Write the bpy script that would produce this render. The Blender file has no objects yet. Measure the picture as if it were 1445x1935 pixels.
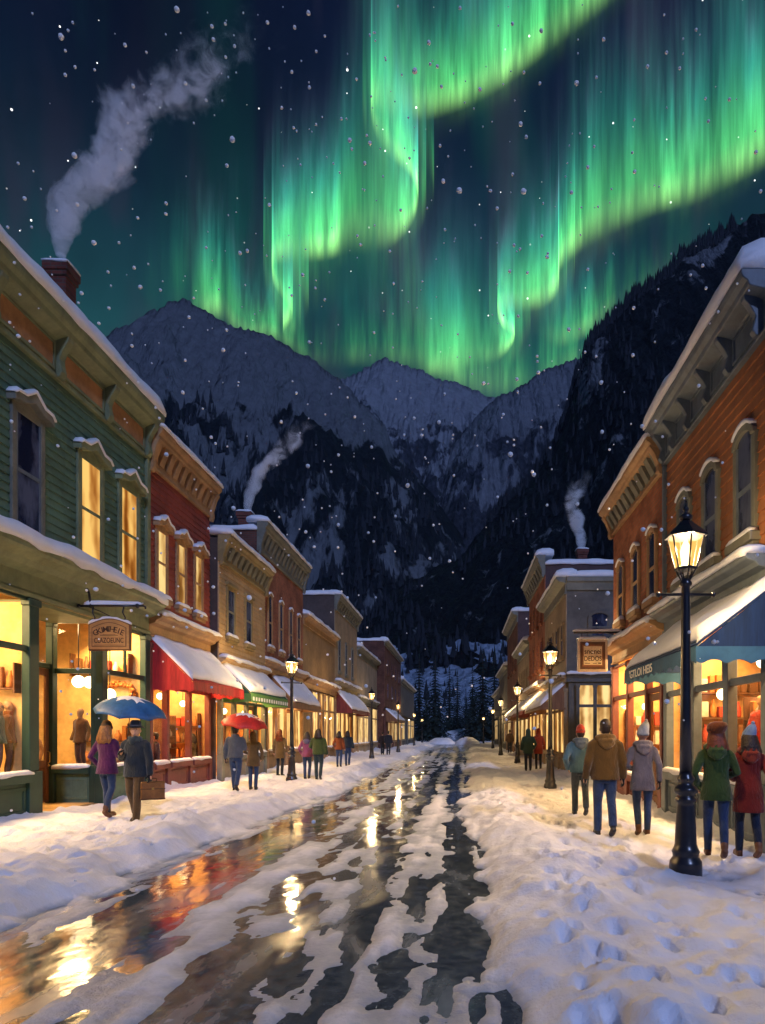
import bpy, math, random
import numpy as np
from mathutils import Vector, Matrix, Euler

S = bpy.context.scene
COL = S.collection
random.seed(11)
R = math.radians
F, CX, CY, EYE = 1300.0, 870.0, 1385.0, 1.65      # focal length in photo pixels, vanishing point, eye height


def W(px, py, Y):
    """a photo pixel carried out to distance Y"""
    return Vector(((px - CX) * Y / F, Y, EYE + (CY - py) * Y / F))


# ------------------------------------------------------------------ camera
cam = bpy.data.cameras.new('camera')
cam.sensor_fit = 'VERTICAL'
cam.sensor_height = 36.0
cam.lens = 36.0 * F / 1935.0
cam.shift_x = (722.5 - CX) / 1935.0
cam.shift_y = (CY - 967.5) / 1935.0
cam.clip_start, cam.clip_end = 0.05, 30000
co = bpy.data.objects.new('camera', cam)
COL.objects.link(co)
co.location = (0, 0, EYE)
co.rotation_euler = (R(90), 0, 0)
S.camera = co


# ------------------------------------------------------------------ node helpers
class G:
    def __init__(self, tree):
        self.t = tree
        tree.nodes.clear()

    def n(self, typ, ins=None, **props):
        nd = self.t.nodes.new(typ)
        for k, v in props.items():
            setattr(nd, k, v)
        for k, v in (ins or {}).items():
            s = nd.inputs[k]
            if isinstance(v, bpy.types.NodeSocket):
                self.t.links.new(v, s)
            else:
                s.default_value = v
        return nd

    def m(self, op, a, b=0.0, c=0.0, clamp=False):
        nd = self.n('ShaderNodeMath', {0: a, 1: b, 2: c}, operation=op)
        nd.use_clamp = clamp
        return nd.outputs[0]

    def vm(self, op, a, b=(0, 0, 0)):
        nd = self.n('ShaderNodeVectorMath', {0: a, 1: b}, operation=op)
        return nd.outputs[0]

    def mix(self, f, a, b, mode='MIX'):
        nd = self.n('ShaderNodeMix', data_type='RGBA', blend_type=mode)
        for s, v in ((nd.inputs[0], f), (nd.inputs[6], a), (nd.inputs[7], b)):
            if isinstance(v, bpy.types.NodeSocket):
                self.t.links.new(v, s)
            else:
                s.default_value = v if not isinstance(v, tuple) or len(v) == 4 else (*v, 1)
        return nd.outputs[2]

    def noise(self, vec, scale=3.0, detail=4.0, rough=0.55, dist=0.0):
        nd = self.n('ShaderNodeTexNoise', {'Vector': vec, 'Scale': scale, 'Detail': detail, 'Roughness': rough, 'Distortion': dist})
        return nd.outputs[0]

    def ramp(self, f, a, b, lo=0.0, hi=1.0, smooth=True):
        nd = self.n('ShaderNodeMapRange', {0: f, 1: a, 2: b, 3: lo, 4: hi})
        nd.interpolation_type = 'SMOOTHSTEP' if smooth else 'LINEAR'
        nd.clamp = True
        return nd.outputs[0]

    def map(self, vec, scale=(1, 1, 1), rot=(0, 0, 0), loc=(0, 0, 0)):
        return self.n('ShaderNodeMapping', {'Vector': vec, 'Scale': scale, 'Rotation': rot, 'Location': loc}).outputs[0]

    def pos(self):
        return self.n('ShaderNodeNewGeometry').outputs['Position']

    def bump(self, h, strength=0.3, dist=0.02):
        return self.n('ShaderNodeBump', {'Height': h, 'Strength': strength, 'Distance': dist}).outputs[0]

    def out(self, sh, vol=None):
        o = self.n('ShaderNodeOutputMaterial')
        if sh is not None:
            self.t.links.new(sh, o.inputs['Surface'])
        if vol is not None:
            self.t.links.new(vol, o.inputs['Volume'])


def c4(c):
    return (c[0], c[1], c[2], 1.0)


def newmat(name):
    m = bpy.data.materials.new(name)
    m.use_nodes = True
    return m, G(m.node_tree)


# ------------------------------------------------------------------ world: night sky with a green airglow and stars
wd = bpy.data.worlds.new('World')
S.world = wd
wd.use_nodes = True
g = G(wd.node_tree)
tc = g.n('ShaderNodeTexCoord').outputs['Generated']
sx = g.n('ShaderNodeSeparateXYZ', {0: tc})
az = g.m('ARCTAN2', sx.outputs[0], sx.outputs[1])
el = g.m('ARCSINE', sx.outputs[2])
low = g.ramp(el, 0.30, 0.82)
base = g.mix(low, (0.012, 0.075, 0.075), (0.0036, 0.0085, 0.032))
base = g.mix(g.ramp(el, 0.68, 1.0), base, (0.0008, 0.0015, 0.009))
# vertical rays of faint colour, in sky coordinates
ray = g.n('ShaderNodeCombineXYZ', {0: g.m('MULTIPLY', az, 3.2), 1: g.m('MULTIPLY', el, 1.1), 2: 4.0}).outputs[0]
nz = g.noise(ray, 2.2, 3, .5, .3)
nz2 = g.noise(g.vm('ADD', ray, (7, 3, 2)), 3.4, 3, .5, .4)
teal = g.ramp(nz, .46, .70)
purp = g.ramp(nz2, .50, .72)
base = g.mix(g.m('MULTIPLY', teal, .75), base, (0.006, 0.075, 0.062))
base = g.mix(g.m('MULTIPLY', purp, .55), base, (0.036, 0.032, 0.060))
# darkest towards the zenith on the west side
dk = g.m('MULTIPLY', g.ramp(az, -.05, -.42), g.ramp(el, .48, .78))
base = g.mix(g.m('MULTIPLY', dk, .85), base, (0.0010, 0.0020, 0.0085))
# the half of the sky behind the viewer is brightened blue as added fill
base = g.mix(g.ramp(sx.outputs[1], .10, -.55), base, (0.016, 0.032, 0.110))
blot = g.noise(tc, 5, 5, .6)
base = g.mix(1.0, base, g.n('ShaderNodeCombineColor', {0: g.ramp(blot, .25, .75, .72, 1.28), 1: g.ramp(blot, .25, .75, .72, 1.28), 2: g.ramp(blot, .25, .75, .72, 1.28)}).outputs[0], 'MULTIPLY')
vor = g.n('ShaderNodeTexVoronoi', {'Vector': tc, 'Scale': 85.0, 'Randomness': 1.0}, feature='F1')
cell = g.n('ShaderNodeSeparateColor', {0: vor.outputs['Color']})
rad = g.m('MULTIPLY', g.m('POWER', cell.outputs[0], 3.2), 0.10)
star = g.m('MULTIPLY', g.m('LESS_THAN', vor.outputs['Distance'], rad), g.ramp(cell.outputs[1], .1, .9, .35, 1.8))
star = g.m('MULTIPLY', star, g.ramp(el, .2, .4))
sky = g.mix(1.0, base, g.n('ShaderNodeCombineColor', {0: star, 1: star, 2: star}).outputs[0], 'ADD')
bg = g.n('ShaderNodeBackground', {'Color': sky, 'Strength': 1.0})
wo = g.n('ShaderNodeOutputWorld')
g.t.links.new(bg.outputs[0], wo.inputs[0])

# ------------------------------------------------------------------ moonlight
ln = bpy.data.lights.new('moon', 'SUN')
ln.energy = 1.45
ln.angle = R(3)
ln.color = (0.43, 0.55, 1.0)
mo = bpy.data.objects.new('moon', ln)
COL.objects.link(mo)
mo.rotation_euler = Vector((-0.30, 0.82, -0.52)).to_track_quat('-Z', 'Y').to_euler()

S.view_settings.view_transform = 'Standard'
S.view_settings.look = 'None'
S.view_settings.exposure = 0.0
S.view_settings.gamma = 1.0
S.cycles.use_denoising = True
S.cycles.max_bounces = 8
S.cycles.transparent_max_bounces = 24
S.cycles.sample_clamp_indirect = 4.0
S.cycles.volume_step_rate = 2.0
S.cycles.volume_bounces = 3
S.cycles.caustics_reflective = False
S.cycles.caustics_refractive = False

# ------------------------------------------------------------------ materials
MATS = {}


def M(name, col=None, rough=.65, var=.22, scale=2.2, bump=.15, bscale=14., metal=0., spec=.4, grime=0.0, stretch=(1, 1, 1)):
    """blotchy painted / plain surface"""
    if name in MATS:
        return MATS[name]
    m, g = newmat(name)
    p = g.map(g.pos(), stretch)
    n1 = g.noise(p, scale, 5, .6)
    n2 = g.noise(p, scale * 6, 4, .6)
    lo = tuple(max(0, c * (1 - var)) for c in col)
    hi = tuple(min(1, c * (1 + var)) for c in col)
    f = g.m('ADD', g.m('MULTIPLY', n1, .7), g.m('MULTIPLY', n2, .3))
    c = g.mix(g.ramp(f, .32, .68), c4(lo), c4(hi))
    if grime:
        st = g.noise(g.map(g.pos(), (3, 3, .35)), 1.6, 5, .65)
        c = g.mix(g.m('MULTIPLY', g.ramp(st, .52, .72), grime), c, c4(tuple(x * .35 for x in col)))
    b = g.n('ShaderNodeBsdfPrincipled', {'Base Color': c, 'Roughness': rough, 'Metallic': metal, 'Specular IOR Level': spec})
    if bump:
        g.t.links.new(g.bump(g.noise(g.pos(), bscale, 4, .6), bump, .02), b.inputs['Normal'])
    g.out(b.outputs[0])
    MATS[name] = m
    return m


def brick(name, c1, c2, mortar, axis='YZ', scale=1.0):
    if name in MATS:
        return MATS[name]
    m, g = newmat(name)
    sp = g.n('ShaderNodeSeparateXYZ', {0: g.pos()})
    u = sp.outputs[1] if axis == 'YZ' else sp.outputs[0]
    v = g.n('ShaderNodeCombineXYZ', {0: u, 1: sp.outputs[2], 2: 0.0}).outputs[0]
    bt = g.n('ShaderNodeTexBrick', {'Vector': v, 'Color1': c4(c1), 'Color2': c4(c2), 'Mortar': c4(mortar), 'Scale': scale,
                                    'Mortar Size': .012, 'Mortar Smooth': .3, 'Brick Width': .24, 'Row Height': .085, 'Bias': -.1})
    n1 = g.noise(g.pos(), 1.1, 5, .65)
    k = g.ramp(n1, .3, .7, .62, 1.25)
    c = g.mix(1.0, bt.outputs[0], g.n('ShaderNodeCombineColor', {0: k, 1: k, 2: k}).outputs[0], 'MULTIPLY')
    b = g.n('ShaderNodeBsdfPrincipled', {'Base Color': c, 'Roughness': .85, 'Specular IOR Level': .25})
    h = g.m('ADD', g.m('MULTIPLY', bt.outputs[1], -1.0), g.m('MULTIPLY', g.noise(g.pos(), 30, 3), .5))
    g.t.links.new(g.bump(h, .45, .012), b.inputs['Normal'])
    g.out(b.outputs[0])
    MATS[name] = m
    return m


def emit(name, col, strength):
    if name in MATS:
        return MATS[name]
    m, g = newmat(name)
    e = g.n('ShaderNodeEmission', {'Color': c4(col), 'Strength': strength})
    g.out(e.outputs[0])
    MATS[name] = m
    return m


def lit_pane(name, strength, axis, seed=0.0, stripe=2.2, a=(1.0, .80, .40), b=(1.0, .42, .07)):
    """a lit window seen from outside: a warm room behind uneven curtains"""
    if name in MATS:
        return MATS[name]
    m, g = newmat(name)
    p = g.vm('ADD', g.pos(), (seed, seed * 1.7, seed * .6))
    sc = (stripe, stripe, .22)
    n1 = g.noise(g.map(p, sc), 1.0, 1, .5, .15)
    n2 = g.noise(g.map(p, (1, 1, .6)), 2.0, 2, .55)
    f = g.m('ADD', g.m('MULTIPLY', n1, .7), g.m('MULTIPLY', n2, .35))
    c = g.mix(g.ramp(f, .36, .62), c4(b), c4(a))
    s = g.ramp(f, .36, .64, .22, 1.25)
    e = g.n('ShaderNodeEmission', {'Color': c, 'Strength': g.m('MULTIPLY', s, strength)})
    gl = g.n('ShaderNodeBsdfGlossy', {'Roughness': .08, 'Color': (.25, .25, .25, 1)})
    ad = g.n('ShaderNodeAddShader', {0: e.outputs[0], 1: gl.outputs[0]})
    g.out(ad.outputs[0])
    m.cycles.emission_sampling = 'AUTO'
    MATS[name] = m
    return m


def mat_glass():
    if 'window glass' in MATS:
        return MATS['window glass']
    m, g = newmat('window glass')
    t = g.n('ShaderNodeBsdfTransparent', {'Color': (.96, .95, .92, 1)})
    gl = g.n('ShaderNodeBsdfGlossy', {'Roughness': .04, 'Color': (.9, .95, 1, 1)})
    mx = g.n('ShaderNodeMixShader', {0: .07, 1: t.outputs[0], 2: gl.outputs[0]})
    g.out(mx.outputs[0])
    MATS['window glass'] = m
    return m


def mat_darkpane():
    if 'unlit pane' in MATS:
        return MATS['unlit pane']
    m, g = newmat('unlit pane')
    n = g.noise(g.map(g.pos(), (1, 1, .5)), 1.7, 4, .6)
    c = g.mix(g.ramp(n, .4, .62), (.012, .016, .04, 1), (.10, .12, .19, 1))
    b = g.n('ShaderNodeBsdfPrincipled', {'Base Color': c, 'Roughness': .12, 'Specular IOR Level': .8})
    g.out(b.outputs[0])
    MATS['unlit pane'] = m
    return m


def mat_snow(name, bs=9., strength=.35, col=(.86, .87, .92)):
    if name in MATS:
        return MATS[name]
    m, g = newmat(name)
    p = g.pos()
    n = g.noise(p, bs, 6, .62)
    n2 = g.noise(p, bs * .25, 3, .5)
    c = g.mix(g.ramp(n2, .35, .65), c4(tuple(x * .93 for x in col)), c4(col))
    b = g.n('ShaderNodeBsdfPrincipled', {'Base Color': c, 'Roughness': .75, 'Specular IOR Level': .25})
    g.t.links.new(g.bump(n, strength, .04), b.inputs['Normal'])
    g.out(b.outputs[0])
    MATS[name] = m
    return m


SNOW = mat_snow('snow on ledges', 8., .4)


def mat_ground_snow():
    m, g = newmat('trodden snow')
    p = g.pos()
    z = g.n('ShaderNodeSeparateXYZ', {0: p}).outputs[2]
    n = g.noise(p, 6., 6, .66)
    n2 = g.noise(p, 1.3, 4, .55)
    n3 = g.noise(p, 42., 3, .6)
    c = g.mix(g.ramp(n2, .35, .65), (.76, .78, .86, 1), (.87, .88, .93, 1))
    wet = g.ramp(g.m('ADD', z, g.m('MULTIPLY', g.m('SUBTRACT', n, .5), .06)), -.112, -.058, 1, 0)
    c = g.mix(wet, c, (.36, .41, .50, 1))
    b = g.n('ShaderNodeBsdfPrincipled', {'Base Color': c, 'Roughness': g.m('MULTIPLY_ADD', wet, -.5, .78), 'Specular IOR Level': .35})
    b1 = g.bump(n, .7, .06)
    nb = g.n('ShaderNodeBump', {'Height': n3, 'Strength': .35, 'Distance': .008, 'Normal': b1}).outputs[0]
    g.t.links.new(nb, b.inputs['Normal'])
    g.out(b.outputs[0])
    return m


GSNOW = mat_ground_snow()
GLASS = mat_glass()
DARKPANE = mat_darkpane()
IRON = M('black iron', (.012, .013, .018), .28, .4, 6, .05, 40, .0, .6)
WOODTRIM = M('brown door wood', (.17, .065, .022), .5, .3, 3, .15, 20, stretch=(6, 6, .6))
INTERIOR = M('cream shop wall', (.85, .50, .19), .8, .25, 1.2, .0)
INTERIOR_O = M('amber shop wall', (.85, .44, .15), .8, .35, 1.1, .0)

# ------------------------------------------------------------------ mesh builder
WM = {}


class Fr:
    """a facade's own frame: s along the wall, d out of it, z up"""

    def __init__(self, o, sv, dv):
        self.o, self.sv, self.dv = Vector(o), Vector(sv), Vector(dv)
        self.flip = self.sv.cross(self.dv).z < 0

    def p(self, s, d, z):
        return self.o + self.sv * s + self.dv * d + Vector((0, 0, z))


WORLD = Fr((0, 0, 0), (1, 0, 0), (0, 1, 0))


class MB:
    def __init__(self, fr=WORLD):
        self.v, self.f, self.fr = [], [], fr

    def add(self, pts, faces, raw=False):
        k = len(self.v)
        fr = self.fr
        self.v += [tuple(fr.p(*q)) for q in pts] if not raw else [tuple(q) for q in pts]
        flip = fr.flip and not raw
        for fc in faces:
            fc = [k + i for i in fc]
            self.f.append(fc[::-1] if flip else fc)
        return self

    def box(self, s0, s1, d0, d1, z0, z1):
        P = [(s0, d0, z0), (s1, d0, z0), (s1, d1, z0), (s0, d1, z0), (s0, d0, z1), (s1, d0, z1), (s1, d1, z1), (s0, d1, z1)]
        return self.add(P, [(3, 2, 1, 0), (4, 5, 6, 7), (0, 1, 5, 4), (1, 2, 6, 5), (2, 3, 7, 6), (3, 0, 4, 7)])

    def quad(self, a, b, c, d):
        return self.add([a, b, c, d], [(0, 1, 2, 3)])

    def ext_s(self, prof, s0, s1):
        """profile [(d,z)] (counter-clockwise seen from -s ... either way is healed by normals later) pushed along s"""
        n = len(prof)
        P = [(s0, d, z) for d, z in prof] + [(s1, d, z) for d, z in prof]
        fs = [(i, (i + 1) % n, n + (i + 1) % n, n + i) for i in range(n)]
        fs += [tuple(range(n))[::-1], tuple(range(n, 2 * n))]
        return self.add(P, fs)

    def ext_d(self, prof, d0, d1):
        """profile [(s,z)] pushed along d"""
        n = len(prof)
        P = [(s, d0, z) for s, z in prof] + [(s, d1, z) for s, z in prof]
        fs = [(i, (i + 1) % n, n + (i + 1) % n, n + i) for i in range(n)]
        fs += [tuple(range(n))[::-1], tuple(range(n, 2 * n))]
        return self.add(P, fs)

    def rings(self, rs, cap=True, closed=True):
        """loft over rings of points of equal count"""
        n = len(rs[0])
        P = [q for r in rs for q in r]
        fs = []
        for j in range(len(rs) - 1):
            for i in range(n if closed else n - 1):
                a, b = j * n + i, j * n + (i + 1) % n
                fs.append((a, b, b + n, a + n))
        if cap:
            fs.append(tuple(range(n))[::-1])
            fs.append(tuple((len(rs) - 1) * n + i for i in range(n)))
        return self.add(P, fs)

    def lathe(self, prof, n=20, c=(0, 0, 0)):
        rs = []
        for r, z in prof:
            rs.append([(c[0] + r * math.cos(2 * math.pi * i / n), c[1] + r * math.sin(2 * math.pi * i / n), c[2] + z) for i in range(n)])
        return self.rings(rs)

    def loft(self, rows, n=16):
        """rows of (cx, cy, z, rx, ry)"""
        return self.rings([[(cx + rx * math.cos(2 * math.pi * i / n), cy + ry * math.sin(2 * math.pi * i / n), z) for i in range(n)] for cx, cy, z, rx, ry in rows])

    def tube(self, pts, rad, n=10):
        pts = [Vector(p) for p in pts]
        if not isinstance(rad, (list, tuple)):
            rad = [rad] * len(pts)
        rs = []
        up = Vector((0, 0, 1))
        for i, p in enumerate(pts):
            t = (pts[min(i + 1, len(pts) - 1)] - pts[max(i - 1, 0)]).normalized()
            if i == 0:
                a = t.cross(up)
                if a.length < .15:
                    a = t.cross(Vector((0, 1, 0)))
            else:
                a = a - t * a.dot(t)
            a.normalize()
            b = a.cross(t).normalized()
            rs.append([tuple(p + a * rad[i] * math.cos(2 * math.pi * k / n) + b * rad[i] * math.sin(2 * math.pi * k / n)) for k in range(n)])
        return self.rings(rs)

    def ball(self, c, r, nu=12, nv=8, jitter=0.0, rot=None):
        if not isinstance(r, (tuple, list)):
            r = (r, r, r)
        rs = []
        for j in range(nv + 1):
            th = math.pi * (j + .02) / (nv + .04)
            row = []
            for i in range(nu):
                ph = 2 * math.pi * i / nu
                k = 1 + random.uniform(-jitter, jitter)
                q = Vector((r[0] * math.sin(th) * math.cos(ph) * k, r[1] * math.sin(th) * math.sin(ph) * k, -r[2] * math.cos(th) * k))
                if rot is not None:
                    q = rot @ q
                row.append((c[0] + q.x, c[1] + q.y, c[2] + q.z))
            rs.append(row)
        return self.rings(rs)

    def build(self, name, mat, parent=None, smooth=False, bevel=0.0, world=None, heal=True):
        me = bpy.data.meshes.new(name)
        me.from_pydata(self.v, [], self.f)
        if heal:
            import bmesh
            bm = bmesh.new()
            bm.from_mesh(me)
            bmesh.ops.recalc_face_normals(bm, faces=bm.faces)
            bm.to_mesh(me)
            bm.free()
        me.materials.append(mat)
        if smooth:
            me.polygons.foreach_set('use_smooth', [True] * len(me.polygons))
        o = bpy.data.objects.new(name, me)
        COL.objects.link(o)
        WM[o] = Matrix.Identity(4)
        if parent is not None:
            o.parent = parent
            o.matrix_parent_inverse = WM[parent].inverted()
        if bevel:
            b = o.modifiers.new('bevel', 'BEVEL')
            b.width, b.segments, b.limit_method, b.angle_limit = bevel, 1, 'ANGLE', R(40)
        return o


def thing(name, label, cat, loc=(0, 0, 0), group=None):
    o = bpy.data.objects.new(name, None)
    o.empty_display_size = .2
    COL.objects.link(o)
    o.location = loc
    WM[o] = Matrix.Translation(loc)
    return tag(o, label, cat, group)


def tag(o, label, cat, group=None, kind=None):
    o['label'] = label
    o['category'] = cat
    if group:
        o['group'] = group
    if kind:
        o['kind'] = kind
    return o


def struct(o, kind='structure'):
    o['kind'] = kind
    return o


def children(o):
    return [c for c in bpy.data.objects if c.parent == o]


def copy_tree(o, parent=None):
    c = o.copy()
    COL.objects.link(c)
    WM[c] = WM.get(o, Matrix.Identity(4))
    if parent is not None:
        c.parent = parent
    for ch in children(o):
        if ch is not c:
            copy_tree(ch, c)
    return c


# ------------------------------------------------------------------ numpy noise
def _h(ix, iy, seed):
    n = (ix.astype(np.int64) * 374761393 + iy.astype(np.int64) * 668265263 + seed * 974634777) & 0x7fffffff
    n = ((n ^ (n >> 13)) * 1274126177) & 0x7fffffff
    n = n ^ (n >> 16)
    return (n & 0xffff) / 65535.0


def vnoise(x, y, seed=0):
    x, y = np.broadcast_arrays(np.asarray(x, float), np.asarray(y, float))
    ix, iy = np.floor(x), np.floor(y)
    fx, fy = x - ix, y - iy
    fx, fy = fx * fx * (3 - 2 * fx), fy * fy * (3 - 2 * fy)
    a, b = _h(ix, iy, seed), _h(ix + 1, iy, seed)
    c, d = _h(ix, iy + 1, seed), _h(ix + 1, iy + 1, seed)
    return a + (b - a) * fx + (c - a) * fy + (a - b - c + d) * fx * fy


def fbm(x, y, seed=0, oct=4, lac=2.03, gain=.5):
    s, a, t = 0.0, 1.0, 0.0
    for k in range(oct):
        s = s + a * vnoise(np.asarray(x) * lac ** k, np.asarray(y) * lac ** k, seed + 17 * k)
        t += a
        a *= gain
    return s / t


def grid_obj(name, X, Y, Z, mat, smooth=True):
    r, c = X.shape
    v = np.stack([X, Y, Z], -1).reshape(-1, 3)
    i = np.arange(r * c).reshape(r, c)
    q = np.stack([i[:-1, :-1], i[:-1, 1:], i[1:, 1:], i[1:, :-1]], -1).reshape(-1, 4)
    me = bpy.data.meshes.new(name)
    me.vertices.add(len(v))
    me.vertices.foreach_set('co', v.ravel())
    me.loops.add(q.size)
    me.loops.foreach_set('vertex_index', q.ravel())
    me.polygons.add(len(q))
    me.polygons.foreach_set('loop_start', np.arange(0, q.size, 4))
    me.polygons.foreach_set('loop_total', np.full(len(q), 4))
    me.update(calc_edges=True)
    me.validate()
    if smooth:
        me.polygons.foreach_set('use_smooth', np.ones(len(q), bool))
    me.materials.append(mat)
    o = bpy.data.objects.new(name, me)
    COL.objects.link(o)
    return o


XL, XR = -8.4, 4.3
LFT = Fr((XL, 0, 0), (0, 1, 0), (1, 0, 0))
RGT = Fr((XR, 0, 0), (0, 1, 0), (-1, 0, 0))

# =================================================================== GROUND
# the wide ground under everything
gm = M('frozen ground', (.30, .32, .38), .9, .2, .05, .2, 2.)
b = MB()
b.quad((-6000, -300, -.45), (6000, -300, -.45), (6000, 9000, -.45), (-6000, 9000, -.45))
struct(b.build('ground', gm))


def mat_road():
    m, g = newmat('wet asphalt')
    p = g.pos()
    n = g.noise(g.map(p, (1.0, .30, 1)), 1.5, 5, .6, .4)
    n2 = g.noise(p, 9, 5, .65)
    n3 = g.noise(g.map(p, (1.3, .22, 1)), 2.6, 3, .55)
    c = g.mix(g.ramp(n2, .3, .7), (.035, .048, .055, 1), (.11, .135, .145, 1))
    c = g.mix(g.m('MULTIPLY', g.ramp(n, .50, .66), .7), c, (.27, .31, .38, 1))
    rg = g.ramp(n, .38, .66, .05, .34)
    b = g.n('ShaderNodeBsdfPrincipled', {'Base Color': c, 'Roughness': rg, 'Specular IOR Level': .9, 'IOR': 1.5,
                                         'Coat Weight': g.ramp(n3, .35, .6, 1.0, .3), 'Coat Roughness': .03})
    h = g.m('ADD', g.m('MULTIPLY', g.noise(g.map(p, (1, .55, 1)), 3.0, 2, .5), .9), g.m('MULTIPLY', n2, .10))
    nb = g.bump(h, .22, .05)
    g.t.links.new(nb, b.inputs['Normal'])
    g.t.links.new(nb, b.inputs['Coat Normal'])
    g.out(b.outputs[0])
    return m


ROADZ = -.11
b = MB()
b.quad((-6.5, 1.0, ROADZ), (2.8, 1.0, ROADZ), (2.8, 175, ROADZ), (-6.5, 175, ROADZ))
struct(b.build('road', mat_road()))

# snow: one relief of trodden banks, mounds and slush ridges; the road shows where it dips below the asphalt
ys = np.concatenate([2.2 * np.exp(np.arange(0, 720) * .0060), [190, 230]])
xs = np.concatenate([np.arange(-13, -9, .25), np.arange(-9, 6.0, .045), np.arange(6, 16, .3)])
X, Y = np.meshgrid(xs, ys)


def foot_dents():
    rng = np.random.RandomState(5)
    out = []

    def trail(x0, y0, x1, y1, n, wob=.25, k=1.0):
        for t in np.linspace(0, 1, n):
            s = 1 if int(t * n) % 2 else -1
            out.append((x0 + (x1 - x0) * t + s * .12 + rng.randn() * wob * .4, y0 + (y1 - y0) * t + rng.randn() * wob * .5, k))
    trail(1.6, 4.2, 2.4, 10.5, 14)
    trail(1.0, 4.0, 1.9, 12.5, 16)
    trail(2.3, 5.2, 3.3, 8.8, 8)
    trail(.6, 3.6, 1.2, 8.0, 12)
    trail(1.9, 6.0, 1.7, 18.0, 22)
    trail(3.3, 6.5, 3.6, 9.0, 6)
    trail(-6.4, 7.0, -6.2, 12.0, 11)
    trail(-7.4, 8.5, -6.8, 15, 11)
    trail(-5.6, 7.0, -5.4, 20, 22)
    trail(-5.0, 6.4, -6.2, 19, 20)
    trail(-6.8, 13, -6.6, 30, 26)
    trail(2.6, 10.5, 3.0, 30, 34)
    trail(-4.6, 5.2, -5.0, 11, 10)
    for _ in range(150):
        xx = rng.uniform(.6, 3.8) if rng.rand() < .5 else rng.uniform(-8, -4.3)
        out.append((xx, rng.uniform(3.5, 26), rng.uniform(.6, 1.15)))
    return out


def ground_h(X, Y, full=True):
    wl = -3.95 + .75 * (vnoise(Y * .35, Y * 0 + 3.1, 3) - .5) + .5 * (vnoise(Y * 1.3 + X * .3, X * .8, 4) - .5)
    wr = 0.30 + .55 * (vnoise(Y * .30, Y * 0 + 9.4, 5) - .5) + .45 * (vnoise(Y * 1.2 - X * .3, X * .9, 6) - .5)
    wr = wr + np.clip((Y - 25) * .018, 0, .9)
    edge_l = 1 / (1 + np.exp((X - wl) / .13))
    edge_r = 1 / (1 + np.exp(-(X - wr) / .13))
    side = np.clip(edge_l + edge_r, 0, 1)
    lump = fbm(X * .8, Y * .55, 11, 4) - .5
    fine = fbm(X * 2.7, Y * 2.0, 21, 3) - .5
    chop = fbm(X * 5.5 + 2 * fine, Y * 3.4, 23, 3) - .5
    walk = .02 + .26 * lump + .17 * fine + .13 * chop
    bank = .15 * np.exp(-((X - wl + .55) / .55) ** 2) + .10 * np.exp(-((X - wr - .6) / .6) ** 2)
    bank = bank * (.3 + 1.3 * vnoise(Y * .45, X * .5, 31))
    drift = .16 * np.exp(-np.clip(X - XL, 0, 9) / .28) * (.2 + vnoise(Y * .7, X * 0, 41) * 1.2) * (1 - np.exp(-((Y - 14.9) / 1.3) ** 2))
    drift = drift + .14 * np.exp(-np.clip(XR - X, 0, 9) / .25) * (.2 + vnoise(Y * .6, X * 0, 43))
    inside = ((X < XL - .02) & (Y < 56)) | ((X > XR + .02) & (Y < 19.5))
    # ridges of slush between the wheel tracks
    rd = ROADZ + .002 + .24 * (fbm(X * 4.2, Y * .13, 51, 3) - .5) + .12 * (fbm(X * 1.6, Y * .8, 52, 3) - .5) + .30 * (fbm(X * 5.0, Y * 1.9, 57, 5) - .5)
    wob = .22 * (vnoise(Y * .4, Y * 0, 61) - .5)
    rd = rd + .13 * np.exp(-((X + .55 - wob) / .17) ** 2) * (.1 + 1.15 * vnoise(Y * .8, X * 0, 71))
    rd = rd + .125 * np.exp(-((X + 2.25 - wob) / .26) ** 2) * (.1 + 1.15 * vnoise(Y * .65, X * 0, 72))
    rd = rd + .085 * np.exp(-((X + 1.45) / .32) ** 2) * np.clip(vnoise(Y * .9, X * .8, 73) * 2 - .9, 0, 1)
    rd = rd + np.clip((Y - 34) / 70, 0, 1) * .075 * (fbm(X * .9, Y * .30, 81, 3) + .25)
    for cx_, w_, d_ in ((-1.72, .27, .11), (-1.0, .13, .085), (-.10, .20, .12), (.28, .10, .07)):
        wb = .16 * (vnoise(Y * .33, Y * 0 + cx_, 63) - .5) + .06 * (vnoise(Y * 1.6, Y * 0 + cx_, 64) - .5)
        rd = rd - d_ * np.exp(-((X - cx_ - wb) / w_) ** 2) * (.45 + .8 * vnoise(Y * .5, Y * 0 + cx_ * 3, 65))
    # the long puddle along the west kerb stays clear of snow
    pud = np.exp(-((X + 3.15) / .55) ** 2) * np.clip((30 - Y) / 16, 0, 1)
    rd = rd - .13 * pud
    rd = np.where(rd > ROADZ, ROADZ + (rd - ROADZ) * .32, rd)
    H = rd * (1 - side) + (walk + bank + drift) * side
    H = np.where(inside, -.06, H)
    H = np.where(Y > 112, np.maximum(H, ROADZ + .03 + .25 * np.clip((Y - 112) / 60, 0, 1) + .10 * lump), H)
    return H


Z = ground_h(X, Y)
for fx, fy, k in foot_dents():
    j0, j1 = np.searchsorted(ys, [fy - .6, fy + .6])
    i0, i1 = np.searchsorted(xs, [fx - .5, fx + .5])
    dx, dy = X[j0:j1, i0:i1] - fx, Y[j0:j1, i0:i1] - fy
    r2 = (dx / (.065 * k)) ** 2 + (dy / (.135 * k)) ** 2
    Z[j0:j1, i0:i1] += np.where(Z[j0:j1, i0:i1] > -.06, -.095 * np.exp(-r2 ** 3) + .022 * np.exp(-(np.sqrt(r2) - 1.45) ** 2 / .08), 0)
struct(grid_obj('snow', X, Y, Z, GSNOW))


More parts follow.
